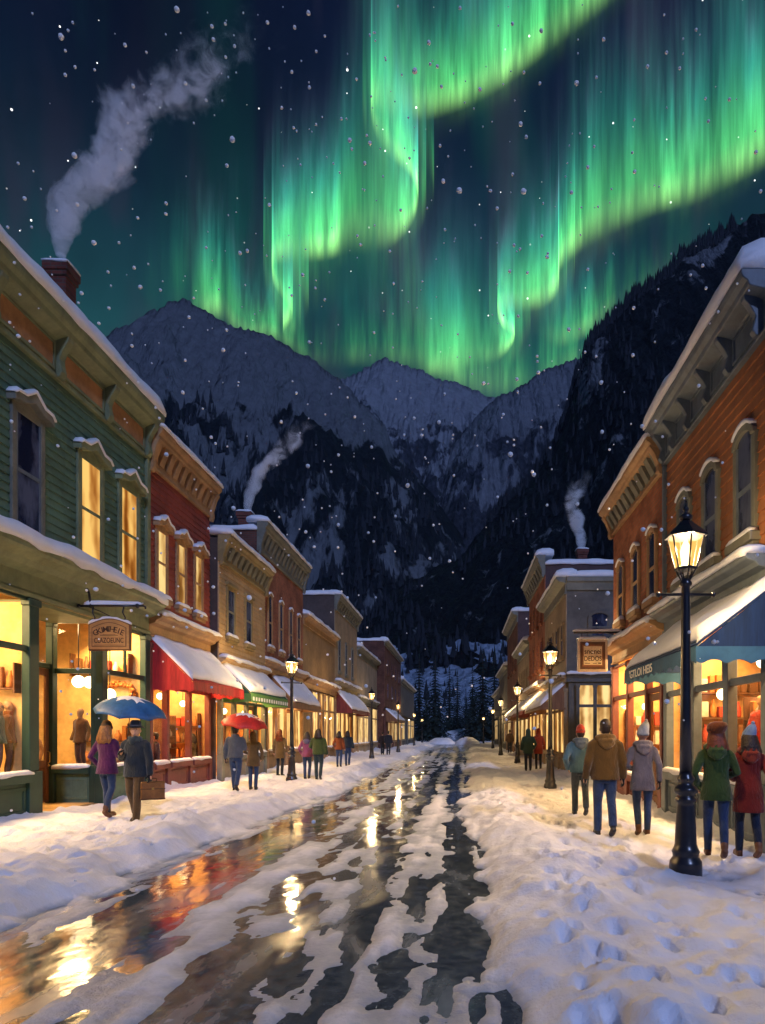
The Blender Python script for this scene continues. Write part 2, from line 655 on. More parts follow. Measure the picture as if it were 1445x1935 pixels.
def gz(x, y):
    """snow surface under a foot"""
    return float(ground_h(np.array([[x]]), np.array([[y]]))[0, 0])


# =================================================================== MOUNTAINS
def mat_mtn(name, ztree, zw, bias, snowc=(.135, .152, .175), dark=(.006, .009, .013), sc=.012, streak=.35):
    m, g = newmat(name)
    p = g.pos()
    sp = g.n('ShaderNodeSeparateXYZ', {0: p})
    n1 = g.noise(g.map(p, (1, .5, streak)), sc, 7, .62, .6)
    n2 = g.noise(g.map(p, (1, .4, .22)), sc * 4.5, 6, .62, .4)
    alt = g.ramp(sp.outputs[2], ztree - zw, ztree + zw, 0, .34)
    f = g.m('ADD', g.m('ADD', g.m('MULTIPLY', n1, .62), g.m('MULTIPLY', n2, .38)), alt)
    k = g.ramp(f, bias - .022, bias + .022)
    n3 = g.noise(p, sc * 9, 5, .6)
    sn = g.mix(g.ramp(n3, .3, .7), c4(tuple(x * .75 for x in snowc)), c4(snowc))
    dk = g.mix(g.ramp(n3, .35, .7), c4(tuple(x * .5 for x in dark)), c4(tuple(x * 1.6 for x in dark)))
    c = g.mix(k, dk, sn)
    b = g.n('ShaderNodeBsdfPrincipled', {'Base Color': c, 'Roughness': .9, 'Specular IOR Level': .1})
    g.t.links.new(g.bump(n2, 1.0, 14.0), b.inputs['Normal'])
    g.out(b.outputs[0])
    return m


def mountain(name, prof, D, D0, D1, seed, mat, rough=.16, zbase=0.0, p=1.25, nx=400, nt=110):
    px = np.array([q[0] for q in prof], float)
    py = np.array([q[1] for q in prof], float)
    u = np.linspace(px[0], px[-1], nx)
    v = np.interp(u, px, py)
    zr = EYE + (CY - v) * D / F
    zr = zr + (fbm(u * .05, u * 0, seed, 4) - .5) * .02 * zr.mean() + (fbm(u * .25, u * 0, seed + 3, 3) - .5) * .012 * zr.mean()
    x = (u - CX) * D / F
    ts = np.concatenate([np.linspace(0, 1, nt), 1 + np.linspace(.06, 1, 14)])
    Xg, Tg = np.meshgrid(x, ts)
    Zr = np.broadcast_to(zr, Xg.shape)
    front = np.clip(Tg, 0, 1)
    back = np.clip(Tg - 1, 0, 1)
    Yg = D0 + (D - D0) * front + (D1 - D) * back
    sc = 5.0 / (D * .5)
    rid = 1 - np.abs(2 * fbm(Xg * sc + .6 * Tg, Yg * sc * .5, seed, 5) - 1)
    rid2 = fbm(Xg * sc * 4, Yg * sc * 2, seed + 50, 4) - .5
    rid3 = .5 - np.abs(2 * fbm(Xg * sc * 9, Yg * sc * 4.5, seed + 70, 4) - 1)
    env = np.sin(np.pi * np.clip(front, 0, 1)) ** .8
    Zg = zbase + (Zr - zbase) * front ** p * (1 - back) ** 1.3
    Zg = Zg + (Zr * rough * (rid - .75) + Zr * rough * .55 * rid2 + Zr * rough * .30 * rid3) * env * (back == 0)
    # nothing in front may rise above the ridge line as it is traced
    Zmax = EYE + (Zr - EYE) * Yg / D * .985
    Zg = np.where((front < 1) & (back == 0), np.minimum(Zg, Zmax), Zg)
    o = grid_obj(name, Xg, Yg, Zg, mat)
    struct(o)
    return Xg, Yg, Zg, nt


MT = {}
m1 = mat_mtn('snowy mountain with dark timber', 310, 60, .53, sc=.016)
MT['m1'] = mountain('mountain', [(-900, 560), (-500, 520), (-250, 600), (0, 690), (110, 672), (190, 637), (250, 610), (300, 580), (345, 566), (380, 583), (430, 613), (478, 630), (502, 627),
                                 (545, 655), (592, 682), (640, 715), (668, 745), (700, 780), (728, 803), (745, 850), (785, 895), (830, 955), (870, 1010), (930, 1060), (1010, 1120)], 700, 300, 980, 3, m1, .22)
m2 = mat_mtn('bare snowy peak with rock', 430, 300, .66, snowc=(.215, .24, .285), dark=(.03, .035, .05), sc=.011, streak=.9)
MT['m2'] = mountain('peak', [(520, 800), (600, 748), (640, 722), (680, 701), (727, 675), (760, 690), (800, 702), (850, 721), (905, 740), (940, 755), (1000, 790), (1090, 840), (1200, 860)], 1150, 500, 1500, 8, m2, .20)
m3 = mat_mtn('shoulder of snow and rock', 380, 280, .61, snowc=(.155, .175, .21), dark=(.03, .035, .05), sc=.013, streak=.5)
MT['m3'] = mountain('mountain_shoulder', [(700, 1080), (780, 960), (850, 850), (900, 785), (940, 752), (985, 728), (1030, 696), (1085, 680), (1140, 668), (1220, 640), (1330, 650), (1450, 700)], 920, 420, 1250, 14, m3, .20)
m4 = mat_mtn('dark timbered slope with snowy cliffs', 420, 300, .605, snowc=(.16, .178, .205), sc=.026, streak=.8)
MT['m4'] = mountain('forested_ridge', [(560, 1215), (640, 1180), (690, 1150), (740, 1118), (800, 1085), (870, 1050), (905, 1008), (950, 950), (1000, 900), (1045, 842), (1060, 800), (1078, 745), (1092, 695),
                                       (1106, 648), (1130, 622), (1165, 590), (1200, 553), (1250, 520), (1290, 482), (1330, 456), (1380, 428), (1445, 398), (1600, 340), (1900, 300), (2400, 380)], 450, 170, 700, 21, m4, .16, nx=420)
m5 = mat_mtn('snowfield tinted blue as valley mist', 30, 30, .40, snowc=(.38, .48, .66), sc=.03, streak=.6)  # pale blue put into the snow colour stands for mist in the valley
MT['m5'] = mountain('mist_tinted_foothill', [(-500, 1190), (0, 1190), (300, 1210), (560, 1205), (700, 1208), (800, 1214), (870, 1205), (940, 1190), (1050, 1180), (1300, 1160), (1700, 1130), (2100, 1190)], 290, 165, 380, 33, m5, .08, p=1.1)


def conifer_cones(name, spots, mat):
    """a far-off wood: spots of (x, y, z, height)"""
    V, Fc = [], []
    rng = np.random.RandomState(2)
    for x, y, z, h in spots:
        r = h * rng.uniform(.15, .22)
        a0 = rng.rand() * 6.3
        for lvl, (zb, zt, rr) in enumerate(((0, .62, 1.0), (.34, 1.0, .66))):
            k = len(V)
            for i in range(5):
                a = a0 + i * 1.2566 + lvl * .6
                q = r * rr * rng.uniform(.7, 1.15)
                V.append((x + q * math.cos(a), y + q * math.sin(a), z + h * (zb + rng.uniform(-.05, .05))))
            V.append((x, y, z + h * zt))
            Fc += [(k + i, k + (i + 1) % 5, k + 5) for i in range(5)]
    me = bpy.data.meshes.new(name)
    me.from_pydata(V, [], Fc)
    me.materials.append(mat)
    o = bpy.data.objects.new(name, me)
    COL.objects.link(o)
    o['kind'] = 'stuff'
    o['label'] = 'dark conifer forest covering the mountain slopes'
    return o


FOREST = M('far dark conifers', (.012, .016, .024), .95, .3, .1, 0)
spots = []
rng = np.random.RandomState(9)


def scatter(key, n, hmin, hmax, cond, ridge=0):
    Xg, Yg, Zg, nt = MT[key]
    r, c = Xg.shape
    k = 0
    for _ in range(n * 6):
        if k >= n:
            break
        j, i = rng.uniform(0, nt - 1.01), rng.uniform(0, c - 1.01)
        if ridge and k < ridge:
            j = nt - 1 - rng.rand() * 1.2 - .01
        a, bq = int(j), int(i)
        fj, fi = j - a, i - bq
        q = [(A[a, bq] * (1 - fj) * (1 - fi) + A[a + 1, bq] * fj * (1 - fi) + A[a, bq + 1] * (1 - fj) * fi + A[a + 1, bq + 1] * fj * fi) for A in (Xg, Yg, Zg)]
        u = CX + q[0] / q[1] * F
        if u < -300 or u > 1800 or not cond(q, u):
            continue
        spots.append((q[0], q[1], q[2] - .6, rng.uniform(hmin, hmax)))
        k += 1


scatter('m4', 3200, 3.8, 9.5, lambda q, u: fbm(q[0] * .02, q[1] * .012, 77, 3) > .47, ridge=1500)
scatter('m1', 1700, 8, 14, lambda q, u: q[2] < 290 and fbm(q[0] * .016, q[1] * .004 + q[2] * .004, 78, 3) > .54)
scatter('m3', 500, 9, 14, lambda q, u: q[2] < 330 and fbm(q[0] * .016, q[1] * .006, 79, 3) > .52)
scatter('m5', 260, 5, 8, lambda q, u: q[2] > 14 and (u < 730 or u > 1010) and fbm(q[0] * .03, q[1] * .03, 80, 3) > .48)
conifer_cones('forest', spots, FOREST)


# =================================================================== AURORA
def mat_aurora():
    m, g = newmat('aurora light')
    at = g.n('ShaderNodeAttribute', attribute_name='glow')
    sp = g.n('ShaderNodeSeparateColor', {0: at.outputs['Color']})
    I, t, arc = sp.outputs[0], sp.outputs[1], sp.outputs[2]
    st = g.n('ShaderNodeCombineXYZ', {0: g.m('MULTIPLY', arc, 60.0), 1: g.m('MULTIPLY', t, .8), 2: 0.0}).outputs[0]
    n1 = g.noise(st, 1.0, 3, .6)
    n2 = g.noise(st, 4.5, 2, .6)
    n0 = g.noise(g.n('ShaderNodeCombineXYZ', {0: g.m('MULTIPLY', arc, 13.0), 1: g.m('MULTIPLY', t, .5), 2: 5.0}).outputs[0], 1.0, 2, .5)
    streak = g.m('MULTIPLY', g.ramp(n0, .3, .66, .25, 1.45), g.m('ADD', g.ramp(n1, .28, .72, .25, 1.25), g.ramp(n2, .35, .75, -.08, .25)))
    # rays end at uneven heights, the lower border is crisp
    k = g.m('MULTIPLY_ADD', n1, -5.0, 5.8)
    fall = g.m('EXPONENT', g.m('MULTIPLY', g.m('MULTIPLY', t, -1.0), k))
    bot = g.ramp(t, 0.0, g.m('ADD', at.outputs['Alpha'], g.m('MULTIPLY', n2, .14)))
    top = g.ramp(t, 1.0, .55)
    s = g.m('MULTIPLY', g.m('MULTIPLY', I, streak), g.m('MULTIPLY', g.m('MULTIPLY', fall, bot), top))
    c = g.mix(g.ramp(t, .0, .22, smooth=False), (.50, 1.0, .24, 1), (.13, .90, .25, 1))
    c = g.mix(g.ramp(t, .2, .55), c, (.05, .50, .38, 1))
    c = g.mix(g.ramp(t, .5, .95), c, (.26, .24, .52, 1))
    hot = g.ramp(s, .7, 1.3, 0, .55)
    c = g.mix(hot, c, (.62, 1.0, .35, 1))
    e = g.n('ShaderNodeEmission', {'Color': c, 'Strength': g.m('MULTIPLY', s, 1.6)})
    tr = g.n('ShaderNodeBsdfTransparent')
    ad = g.n('ShaderNodeAddShader', {0: e.outputs[0], 1: tr.outputs[0]})
    g.out(ad.outputs[0])
    m.cycles.emission_sampling = 'NONE'
    return m


AUR = mat_aurora()


def curtain(name, pts, Y0, n=420, rows=22, seed=0, soft=.10):
    """one hanging sheet of light. pts: (px, py of lower border, height in px, brightness) seen at distance Y0, folded to and fro in depth"""
    P = np.array(pts, float)
    d = np.concatenate([[0], np.cumsum(np.hypot(np.diff(P[:, 0]), np.diff(P[:, 1])))])
    s = np.linspace(0, d[-1], n)

    def cr(col):
        m = np.gradient(col, d)
        i = np.clip(np.searchsorted(d, s) - 1, 0, len(d) - 2)
        hh = d[i + 1] - d[i]
        t = (s - d[i]) / hh
        return (2 * t ** 3 - 3 * t ** 2 + 1) * col[i] + (t ** 3 - 2 * t ** 2 + t) * hh * m[i] + (-2 * t ** 3 + 3 * t ** 2) * col[i + 1] + (t ** 3 - t ** 2) * hh * m[i + 1]
    px, py = cr(P[:, 0]), cr(P[:, 1])
    hh, ii = np.interp(s, d, P[:, 2]), np.interp(s, d, P[:, 3])
    Yd = Y0 * (1 + .05 * np.sin(s / 90.0 + seed))
    V, Q, A = [], [], []
    for k in range(n):
        for j in range(rows):
            t = (j / (rows - 1)) ** 1.5
            w = W(px[k], py[k] - hh[k] * t, Yd[k])
            V.append((w.x, w.y, w.z))
            A += [ii[k], t, s[k] / 1500.0 + seed * 3.3, soft]
    for k in range(n - 1):
        for j in range(rows - 1):
            a = k * rows + j
            Q.append((a, a + 1, a + rows + 1, a + rows))
    me = bpy.data.meshes.new(name)
    me.from_pydata(V, [], Q)
    at = me.attributes.new('glow', 'FLOAT_COLOR', 'POINT')
    at.data.foreach_set('color', A)
    me.materials.append(AUR)
    o = bpy.data.objects.new(name, me)
    COL.objects.link(o)
    return struct(o)


C1 = [(560, 640, 200, .0), (535, 634, 230, .75), (553, 606, 210, .95), (536, 572, 170, .9), (516, 540, 200, 1.05), (516, 508, 250, 1.0), (560, 500, 270, .85), (632, 492, 300, .95), (646, 486, 420, .45),
                   (700, 484, 520, .38), (745, 468, 330, .75), (776, 432, 230, 1.0), (790, 388, 200, 1.1), (776, 340, 210, .9), (738, 305, 280, .7), (712, 270, 300, .9), (705, 215, 330, .75), (735, 225, 400, .35),
                   (800, 232, 330, .6), (870, 212, 330, .85), (935, 180, 360, 1.0), (985, 145, 360, .8), (1050, 95, 380, .6), (1150, 20, 420, .4), (1260, -70, 460, .3)]
curtain('aurora', C1, 4600, seed=1)
curtain('aurora', [(a, b + 55, h * 1.5 + 80, i * .34) for a, b, h, i in C1], 4750, seed=11, soft=.45)
for k_, (dx_, dy_) in enumerate(((-16, 14), (15, 22), (30, -10))):
    curtain('aurora', [(a + dx_, b + dy_, h * 1.25 + 40, i * .20) for a, b, h, i in C1], 4800 + 60 * k_, seed=21 + k_, soft=.25)
C2 = [(800, 720, 200, 0), (838, 716, 280, .95), (856, 712, 300, .75), (885, 700, 230, .30), (935, 688, 200, .35), (962, 664, 130, .9), (972, 640, 110, .9), (948, 622, 150, 1.0), (940, 598, 190, 1.05),
                   (985, 594, 230, .8), (1030, 585, 240, .8), (1055, 555, 260, 1.15), (1056, 520, 260, 1.0), (1072, 502, 330, .75), (1110, 472, 380, .75), (1160, 446, 370, .6), (1215, 420, 370, .65), (1285, 398, 360, .95),
                   (1312, 392, 380, .6), (1380, 358, 400, .7), (1445, 325, 420, .75), (1600, 270, 450, .6)]
curtain('aurora', C2, 4300, seed=2)
curtain('aurora', [(a, b + 50, h * 1.5 + 80, i * .34) for a, b, h, i in C2], 4450, seed=12, soft=.45)
for k_, (dx_, dy_) in enumerate(((-16, 14), (15, 22), (30, -10))):
    curtain('aurora', [(a + dx_, b + dy_, h * 1.25 + 40, i * .20) for a, b, h, i in C2], 4500 + 60 * k_, seed=31 + k_, soft=.25)
curtain('aurora', [(360, 610, 240, 0), (388, 612, 280, .55), (412, 612, 300, .9), (424, 618, 300, .25), (446, 640, 240, .45), (470, 650, 210, .75), (500, 648, 200, .6), (530, 660, 200, .3), (590, 700, 220, .10), (680, 700, 260, .12), (800, 720, 330, .35), (900, 760, 360, .4), (1000, 760, 340, .30), (1120, 700, 300, .25)], 5000, seed=3)
curtain('aurora', [(1000, 640, 200, 0), (1060, 660, 220, .22), (1110, 640, 230, .35), (1160, 600, 240, .3), (1220, 560, 260, .1), (1330, 500, 280, 0)], 5200, seed=4, n=200)

curtain('aurora', [(640, 560, 560, 0), (690, 530, 600, .10), (712, 510, 620, .30), (745, 490, 620, .26), (785, 450, 620, .34), (800, 440, 620, .10), (830, 430, 600, 0)], 5600, seed=5, n=200, soft=.5)
curtain('aurora', [(930, 660, 480, 0), (960, 640, 500, .22), (1010, 620, 520, .10), (1045, 600, 480, .30), (1080, 590, 480, .08), (1150, 560, 420, 0)], 5700, seed=6, n=200, soft=.5)
curtain('aurora', [(250, 640, 330, 0), (330, 620, 360, .12), (400, 620, 380, .28), (460, 640, 420, .12), (540, 620, 480, .16), (620, 600, 480, .26), (650, 600, 460, .06), (760, 640, 420, .14), (850, 700, 430, .2), (930, 720, 400, 0)], 5900, seed=7, n=260, soft=.4)

# =================================================================== BUILDING PARTS
def snow_ridge(fr, s0, s1, d0, d1, z, th, over=.05, seed=0, step=.16, drip=.05):
    """a lumpy roll of snow lying along a ledge"""
    n = max(3, int((s1 - s0) / step))
    ss = np.linspace(s0, s1, n + 1)
    t = np.minimum(1, np.minimum(ss - s0, s1 - ss) / .12 + .55)
    a = .62 + .75 * fbm(ss * .9, ss * 0 + seed * 1.37, 5 + seed, 3)
    o = (d1 + over * (.2 + 1.5 * fbm(ss * 1.3, ss * 0 + seed * 2.1, 9 + seed, 3)))
    dr = drip * np.clip(3 * vnoise(ss * 2.1, ss * 0 + seed * 3.3, 13 + seed) - 1.4, 0, 1.4)
    rs = []
    for k in range(n + 1):
        h = 1.3 * th * a[k] * t[k]
        w = o[k] - d0
        rs.append([(ss[k], d0, z + .004), (ss[k], d0, z + h * .8), (ss[k], d0 + .2 * w, z + h), (ss[k], d0 + .6 * w, z + h * .97), (ss[k], d0 + .88 * w, z + h * .74),
                   (ss[k], o[k], z + h * .3), (ss[k], o[k] - .012, z - dr[k]), (ss[k], d1 + .006, z - dr[k] * .9), (ss[k], d1 - .02, z + .004)])
    return MB(fr).rings(rs)


def cornice(t, fr, s0, s1, z0, z1, D, mt, mp=None, brackets=None, dent=0, snow=.2, seed=1, bw=.15):
    H = z1 - z0
    pr = [(-.02, z0), (.10, z0), (.10, z0 + .07 * H), (.055, z0 + .10 * H), (.055, z0 + .62 * H), (.12, z0 + .66 * H), (D * .74, z0 + .72 * H), (D * .8, z0 + .80 * H), (D * .95, z0 + .86 * H), (D, z0 + .91 * H), (D, z1), (-.02, z1)]
    c = MB(fr).ext_s(pr, s0 - .04, s1 + .04).build('cornice', mt, t, bevel=.012)
    if brackets:
        bp = [(.05, z0 + .02 * H), (.15, z0 + .03 * H), (.20, z0 + .12 * H), (.17, z0 + .24 * H), (.15, z0 + .34 * H), (.20, z0 + .46 * H), (D * .62, z0 + .58 * H), (D * .72, z0 + .64 * H), (D * .74, z0 + .715 * H), (.05, z0 + .70 * H)]
        for s in brackets:
            MB(fr).ext_s(bp, s - bw / 2, s + bw / 2).build('bracket', mt, c, bevel=.01)
        if mp:
            for a, b in zip(brackets[:-1], brackets[1:]):
                x0, x1 = a + bw / 2 + .1, b - bw / 2 - .1
                MB(fr).box(x0, x1, .03, .075, z0 + .17 * H, z0 + .57 * H).build('frieze_panel', mp, c, bevel=.008)
                q = MB(fr)
                for e in ((x0 - .05, x1 + .05, z0 + .12 * H, z0 + .17 * H), (x0 - .05, x1 + .05, z0 + .57 * H, z0 + .61 * H)):
                    q.box(e[0], e[1], .03, .1, e[2], e[3])
                q.box(x0 - .05, x0 - .002, .03, .1, z0 + .171 * H, z0 + .569 * H).box(x1 + .002, x1 + .05, .03, .1, z0 + .171 * H, z0 + .569 * H)
                q.build('panel_trim', mt, c)
    if dent:
        n = max(2, int((s1 - s0) / dent))
        for k in range(n):
            x = s0 + (k + .5) * (s1 - s0) / n
            w = dent * .30
            MB(fr).ext_s([(.05, z0 + .22 * H), (.09, z0 + .22 * H), (.16, z0 + .40 * H), (D * .55, z0 + .58 * H), (D * .62, z0 + .70 * H), (.05, z0 + .70 * H)], x - w, x + w).build('dentil', mp or mt, c)
        for s in (s0 + .07, s1 - .07):
            MB(fr).ext_s([(.05, z0 - .12 * H), (.13, z0 - .12 * H), (.17, z0), (.16, z0 + .2 * H), (D * .6, z0 + .52 * H), (D * .82, z0 + .70 * H), (D * .82, z0 + .74 * H), (.05, z0 + .74 * H)], s - .1, s + .1).build('bracket', mt, c, bevel=.01)
    if snow:
        snow_ridge(fr, s0 - .07, s1 + .07, -.45, D, z1, snow, seed=seed).build('snow_cap', SNOW, t, smooth=True)
    return c


def clapboard(fr, s0, s1, z0, z1, h=.17):
    q = MB(fr)
    n = int(round((z1 - z0) / h))
    pr = []
    for k in range(n):
        a, b = z0 + (z1 - z0) * k / n, z0 + (z1 - z0) * (k + 1) / n
        pr += [(.032, a), (.004, b - .002)]
    pr = [(-.03, z0)] + pr + [(-.03, z1)]
    return q.ext_s(pr, s0, s1)


def window(t, fr, s, z0, z1, w, mt, pane, hood='flat', seed=0, snow=True, msash=None, deep=.07):
    """z0 sill to z1 head of the trim, w over the casing"""
    cw = .13 * min(1, w / .9)
    a, b = s - w / 2, s + w / 2
    q = MB(fr)
    q.box(a, a + cw, -.02, deep, z0, z1)
    q.box(b - cw, b, -.02, deep, z0, z1)
    if hood == 'arch':
        # round head: casing follows the arch
        r = w / 2
        n = 10
        outer = [(s - r * math.cos(math.pi * k / n), z1 - .002 + r * .62 * math.sin(math.pi * k / n)) for k in range(n + 1)]
        inner = [(s - (r - cw) * math.cos(math.pi * k / n), z1 - .002 + (r * .62 - cw) * math.sin(math.pi * k / n)) for k in range(n + 1)]
        q.ext_d(outer + inner[::-1], -.02, deep + .025)
    else:
        q.box(a + cw + .001, b - cw - .001, -.02, deep - .004, z1 - cw, z1)
    win = q.build('window', mt, t, bevel=.008)
    pz = z1 if hood != 'arch' else z1 + (w / 2 * .62 - cw)
    p = MB(fr)
    if hood == 'arch':
        r = w / 2 - cw
        rz = w / 2 * .62 - cw
        p.add([(a + cw, .045, z0)] + [(s - r * math.cos(math.pi * k / 8), .045, z1 + rz * math.sin(math.pi * k / 8)) for k in range(9)] + [(b - cw, .045, z0)], [tuple(range(11))])
    else:
        p.quad((a + cw, .045, z0), (b - cw, .045, z0), (b - cw, .045, z1 - cw), (a + cw, .045, z1 - cw))
    p.build('pane', pane, win)
    ms = msash or mt
    zm = (z0 + z1) / 2
    sb = MB(fr)
    sb.box(a + cw, b - cw, .03, .062, zm - .035, zm + .035)
    for e in (a + cw, b - cw - .05):
        sb.box(e, e + .05, .03, .058, z0 + .05, z1 - cw if hood != 'arch' else z1)
    sb.box(a + cw, b - cw, .03, .057, z0, z0 + .06)
    sb.build('sash', ms, win)
    MB(fr).box(a - .08, b + .08, -.02, deep + .10, z0 - .13, z0 - .002).box(a - .03, b + .03, -.02, deep + .05, z0 - .22, z0 - .131).build('sill', mt, win, bevel=.01)
    ztop = z1
    if hood == 'gable':
        # low pediment with kicked ends
        hh = .17 * w
        pr = [(a - .10, z1 - .03), (a - .10, z1 + .09), (a - .02, z1 + .16), (a + w * .22, z1 + .18), (s, z1 + .20 + hh), (b - w * .22, z1 + .18), (b + .02, z1 + .16), (b + .10, z1 + .09), (b + .10, z1 - .03),
              (b - .02, z1 + .02), (b - w * .2, z1 + .03), (s, z1 + .06 + hh * .6), (a + w * .2, z1 + .03), (a + .02, z1 + .02)]
        q2 = MB(fr)
        k = len(pr)
        up, lo = pr[:9], pr[8:] + [pr[0]]
        q2.ext_d(pr, -.02, deep + .13)
        h = q2.build('hood', mt, win, bevel=.01)
        MB(fr).ext_d([(a + .005, z1 + .0005), (b - .005, z1 + .0005), (b - .06, z1 + .12), (s, z1 + .16 + hh * .7), (a + .06, z1 + .12)], -.02, deep - .01).build('tympanum', mt, win)
        if snow:
            top = [(a - .12, z1 + .1), (a - .02, z1 + .165), (a + w * .22, z1 + .185), (s, z1 + .205 + hh), (b - w * .22, z1 + .185), (b + .02, z1 + .165), (b + .12, z1 + .1)]
            rs = []
            for i, (x, z) in enumerate(top):
                e = .07 if 0 < i < 6 else .03
                rs.append([(x, -.01, z - .005), (x, -.01, z + e), (x, deep + .09, z + e * 1.1), (x, deep + .16, z + e * .5), (x, deep + .155, z - .02), (x, deep + .1, z - .005)])
            MB(fr).rings(rs).build('hood_snow', SNOW, win, smooth=True)
    elif hood == 'arch':
        if snow:
            r = w / 2
            rs = []
            for k in range(2, 9):
                an = math.pi * k / 10
                x, z = s - (r + .01) * math.cos(an), z1 + (r * .62 + .012) * math.sin(an)
                e = .055 * math.sin(an)
                rs.append([(x, -.01, z - .01), (x, -.01, z + e), (x, deep + .04, z + e), (x, deep + .055, z + e * .4), (x, deep + .05, z - .02)])
            MB(fr).rings(rs).build('hood_snow', SNOW, win, smooth=True)
    elif hood == 'cap':
        MB(fr).box(a - .06, b + .06, -.02, deep + .07, z1 + .001, z1 + .12).build('hood', mt, win, bevel=.01)
    if snow:
        snow_ridge(fr, a - .04, b + .04, deep - .03, deep + .08, z0 - .002, .09, .02, seed + 3, .1, .02).build('sill_snow', SNOW, win, smooth=True)
    return win


def awning(t, fr, s0, s1, zt, zb, proj, vh, mt, snow=True, scallop=.3, seed=0, mval=None, rows=None, end_panel=True):
    """sloped canvas on the facade with two closed ends and a hanging valance"""
    aw = MB(fr)
    th = .03
    aw.add([(s0, .0, zt), (s1, .0, zt), (s1, proj, zb), (s0, proj, zb), (s0, 0, zt - th), (s1, 0, zt - th), (s1, proj - .02, zb - th * .6), (s0, proj - .02, zb - th * .6)],
           [(0, 1, 2, 3), (7, 6, 5, 4), (0, 4, 5, 1), (3, 2, 6, 7), (0, 3, 7, 4), (1, 5, 6, 2)])
    o = aw.build('awning', mt, t)
    for s, q in ((s0, 1), (s1, -1)):
        e = MB(fr)
        e.ext_s([(.001, zt - .035), (proj - .03, zb - .025), (proj - .03, zb - .03), (.001, zb - .03)], s + q * .002, s + q * .02)
        e.build('end_panel', mt, o)
    q = MB(fr)

    def edge(x):
        return zb - vh + (.06 * abs(math.sin(math.pi * x / scallop)) if scallop else 0)
    n = max(6, int((s1 - s0) / .05))
    for i in range(n):
        a, b = s0 + (s1 - s0) * i / n, s0 + (s1 - s0) * (i + 1) / n
        ea, eb = edge(a - s0), edge(b - s0)
        q.add([(a, proj - .012, zb), (b, proj - .012, zb), (b, proj + .006, eb), (a, proj + .006, ea), (a, proj - .02, zb), (b, proj - .02, zb), (b, proj - .006, eb), (a, proj - .006, ea)], [(0, 1, 2, 3), (7, 6, 5, 4), (3, 2, 6, 7), (1, 0, 4, 5)])
    for s, sg in ((s0, -1), (s1, 1)):
        m_ = max(4, int(proj / .05))
        for i in range(m_):
            a, b = proj * i / m_, proj * (i + 1) / m_
            ea, eb = edge(a), edge(b)
            x = s + sg * .004
            q.add([(x, a, zb - .031), (x, b, zb - .031), (x, b, eb), (x, a, ea), (x - sg * .012, a, zb - .031), (x - sg * .012, b, zb - .031), (x - sg * .012, b, eb), (x - sg * .012, a, ea)],
                  [(0, 1, 2, 3), (7, 6, 5, 4), (3, 2, 6, 7), (1, 0, 4, 5)])
    val = q.build('valance', mval or mt, o)
    if snow:
        ns, nd = max(8, int((s1 - s0) / .12)), 12
        L = math.hypot(proj, zt - zb)
        nx_, nz_ = (zt - zb) / L, proj / L
        up, dn = [], []
        for i in range(ns + 1):
            u = i / ns
            s = s0 + (s1 - s0) * u
            lo = .025 + .10 * vnoise(s * 1.1, 3.3, seed + 5) * (0 if u in (0, 1) else 1)
            r1, r2 = [], []
            for j in range(nd + 1):
                v = j / nd
                vv = .01 + (1.015 - lo * .9 - .01) * v
                env = min(1, min(u, 1 - u) * (s1 - s0) / .10 + .15) * min(1, (1 - v) / .12 + .22)
                h = (.085 + .12 * float(fbm(s * 1.5, v * 2.2, seed + 7, 3))) * env
                d_, z_ = proj * vv, zt + (zb - zt) * vv
                r1.append((s, d_ + nx_ * h, z_ + nz_ * h))
                r2.append((s, d_ + nx_ * .004, z_ + nz_ * .004))
            up.append(r1)
            dn.append(r2)
        rs = [a + b[::-1] for a, b in zip(up, dn)]
        MB(fr).rings(rs).build('awning_snow', SNOW, o, smooth=True)
    return o, val


def text_mesh(name, body, size, mat, parent, o, xdir, zdir=(0, 0, 1), depth=.004, bold=.012, width=None):
    cu = bpy.data.curves.new(name, 'FONT')
    cu.body = body
    cu.size = size
    cu.align_x, cu.align_y = 'CENTER', 'CENTER'
    cu.extrude = depth
    cu.offset = bold * size
    tmp = bpy.data.objects.new('tmp', cu)
    COL.objects.link(tmp)
    bpy.context.view_layer.update()
    me = bpy.data.meshes.new_from_object(tmp.evaluated_get(bpy.context.evaluated_depsgraph_get()))
    bpy.data.objects.remove(tmp)
    xv, zv = Vector(xdir), Vector(zdir)
    nv = xv.cross(zv)
    xs_ = [v.co.x for v in me.vertices]
    k = width / (max(xs_) - min(xs_)) if width else 1.0
    for v in me.vertices:
        v.co = Vector(o) + xv * v.co.x * k + zv * v.co.y + nv * v.co.z
    me.materials.clear()
    me.materials.append(mat)
    ob = bpy.data.objects.new(name, me)
    COL.objects.link(ob)
    WM[ob] = Matrix.Identity(4)
    ob.parent = parent
    ob.matrix_parent_inverse = WM[parent].inverted()
    return ob


def shop_lamp(fr, s, d, z, energy, size=(1.6, .5), col=(1.0, .64, .28), tilt=0.0):
    l = bpy.data.lights.new('shop_light', 'AREA')
    l.shape = 'RECTANGLE'
    l.size, l.size_y = size
    l.energy = energy
    l.color = col
    o = bpy.data.objects.new('shop_light', l)
    COL.objects.link(o)
    o.location = fr.p(s, d, z)
    dirv = (Vector((0, 0, -1)) + fr.dv * tilt).normalized()
    q = dirv.to_track_quat('-Z', 'Y')
    # long side along the facade
    o.rotation_euler = q.to_euler()
    if abs((q @ Vector((1, 0, 0))).dot(fr.sv)) < .5:
        l.size, l.size_y = size[1], size[0]
    return o


GLOBE = emit('shop lamp globe', (1.0, .80, .45), 7.0)


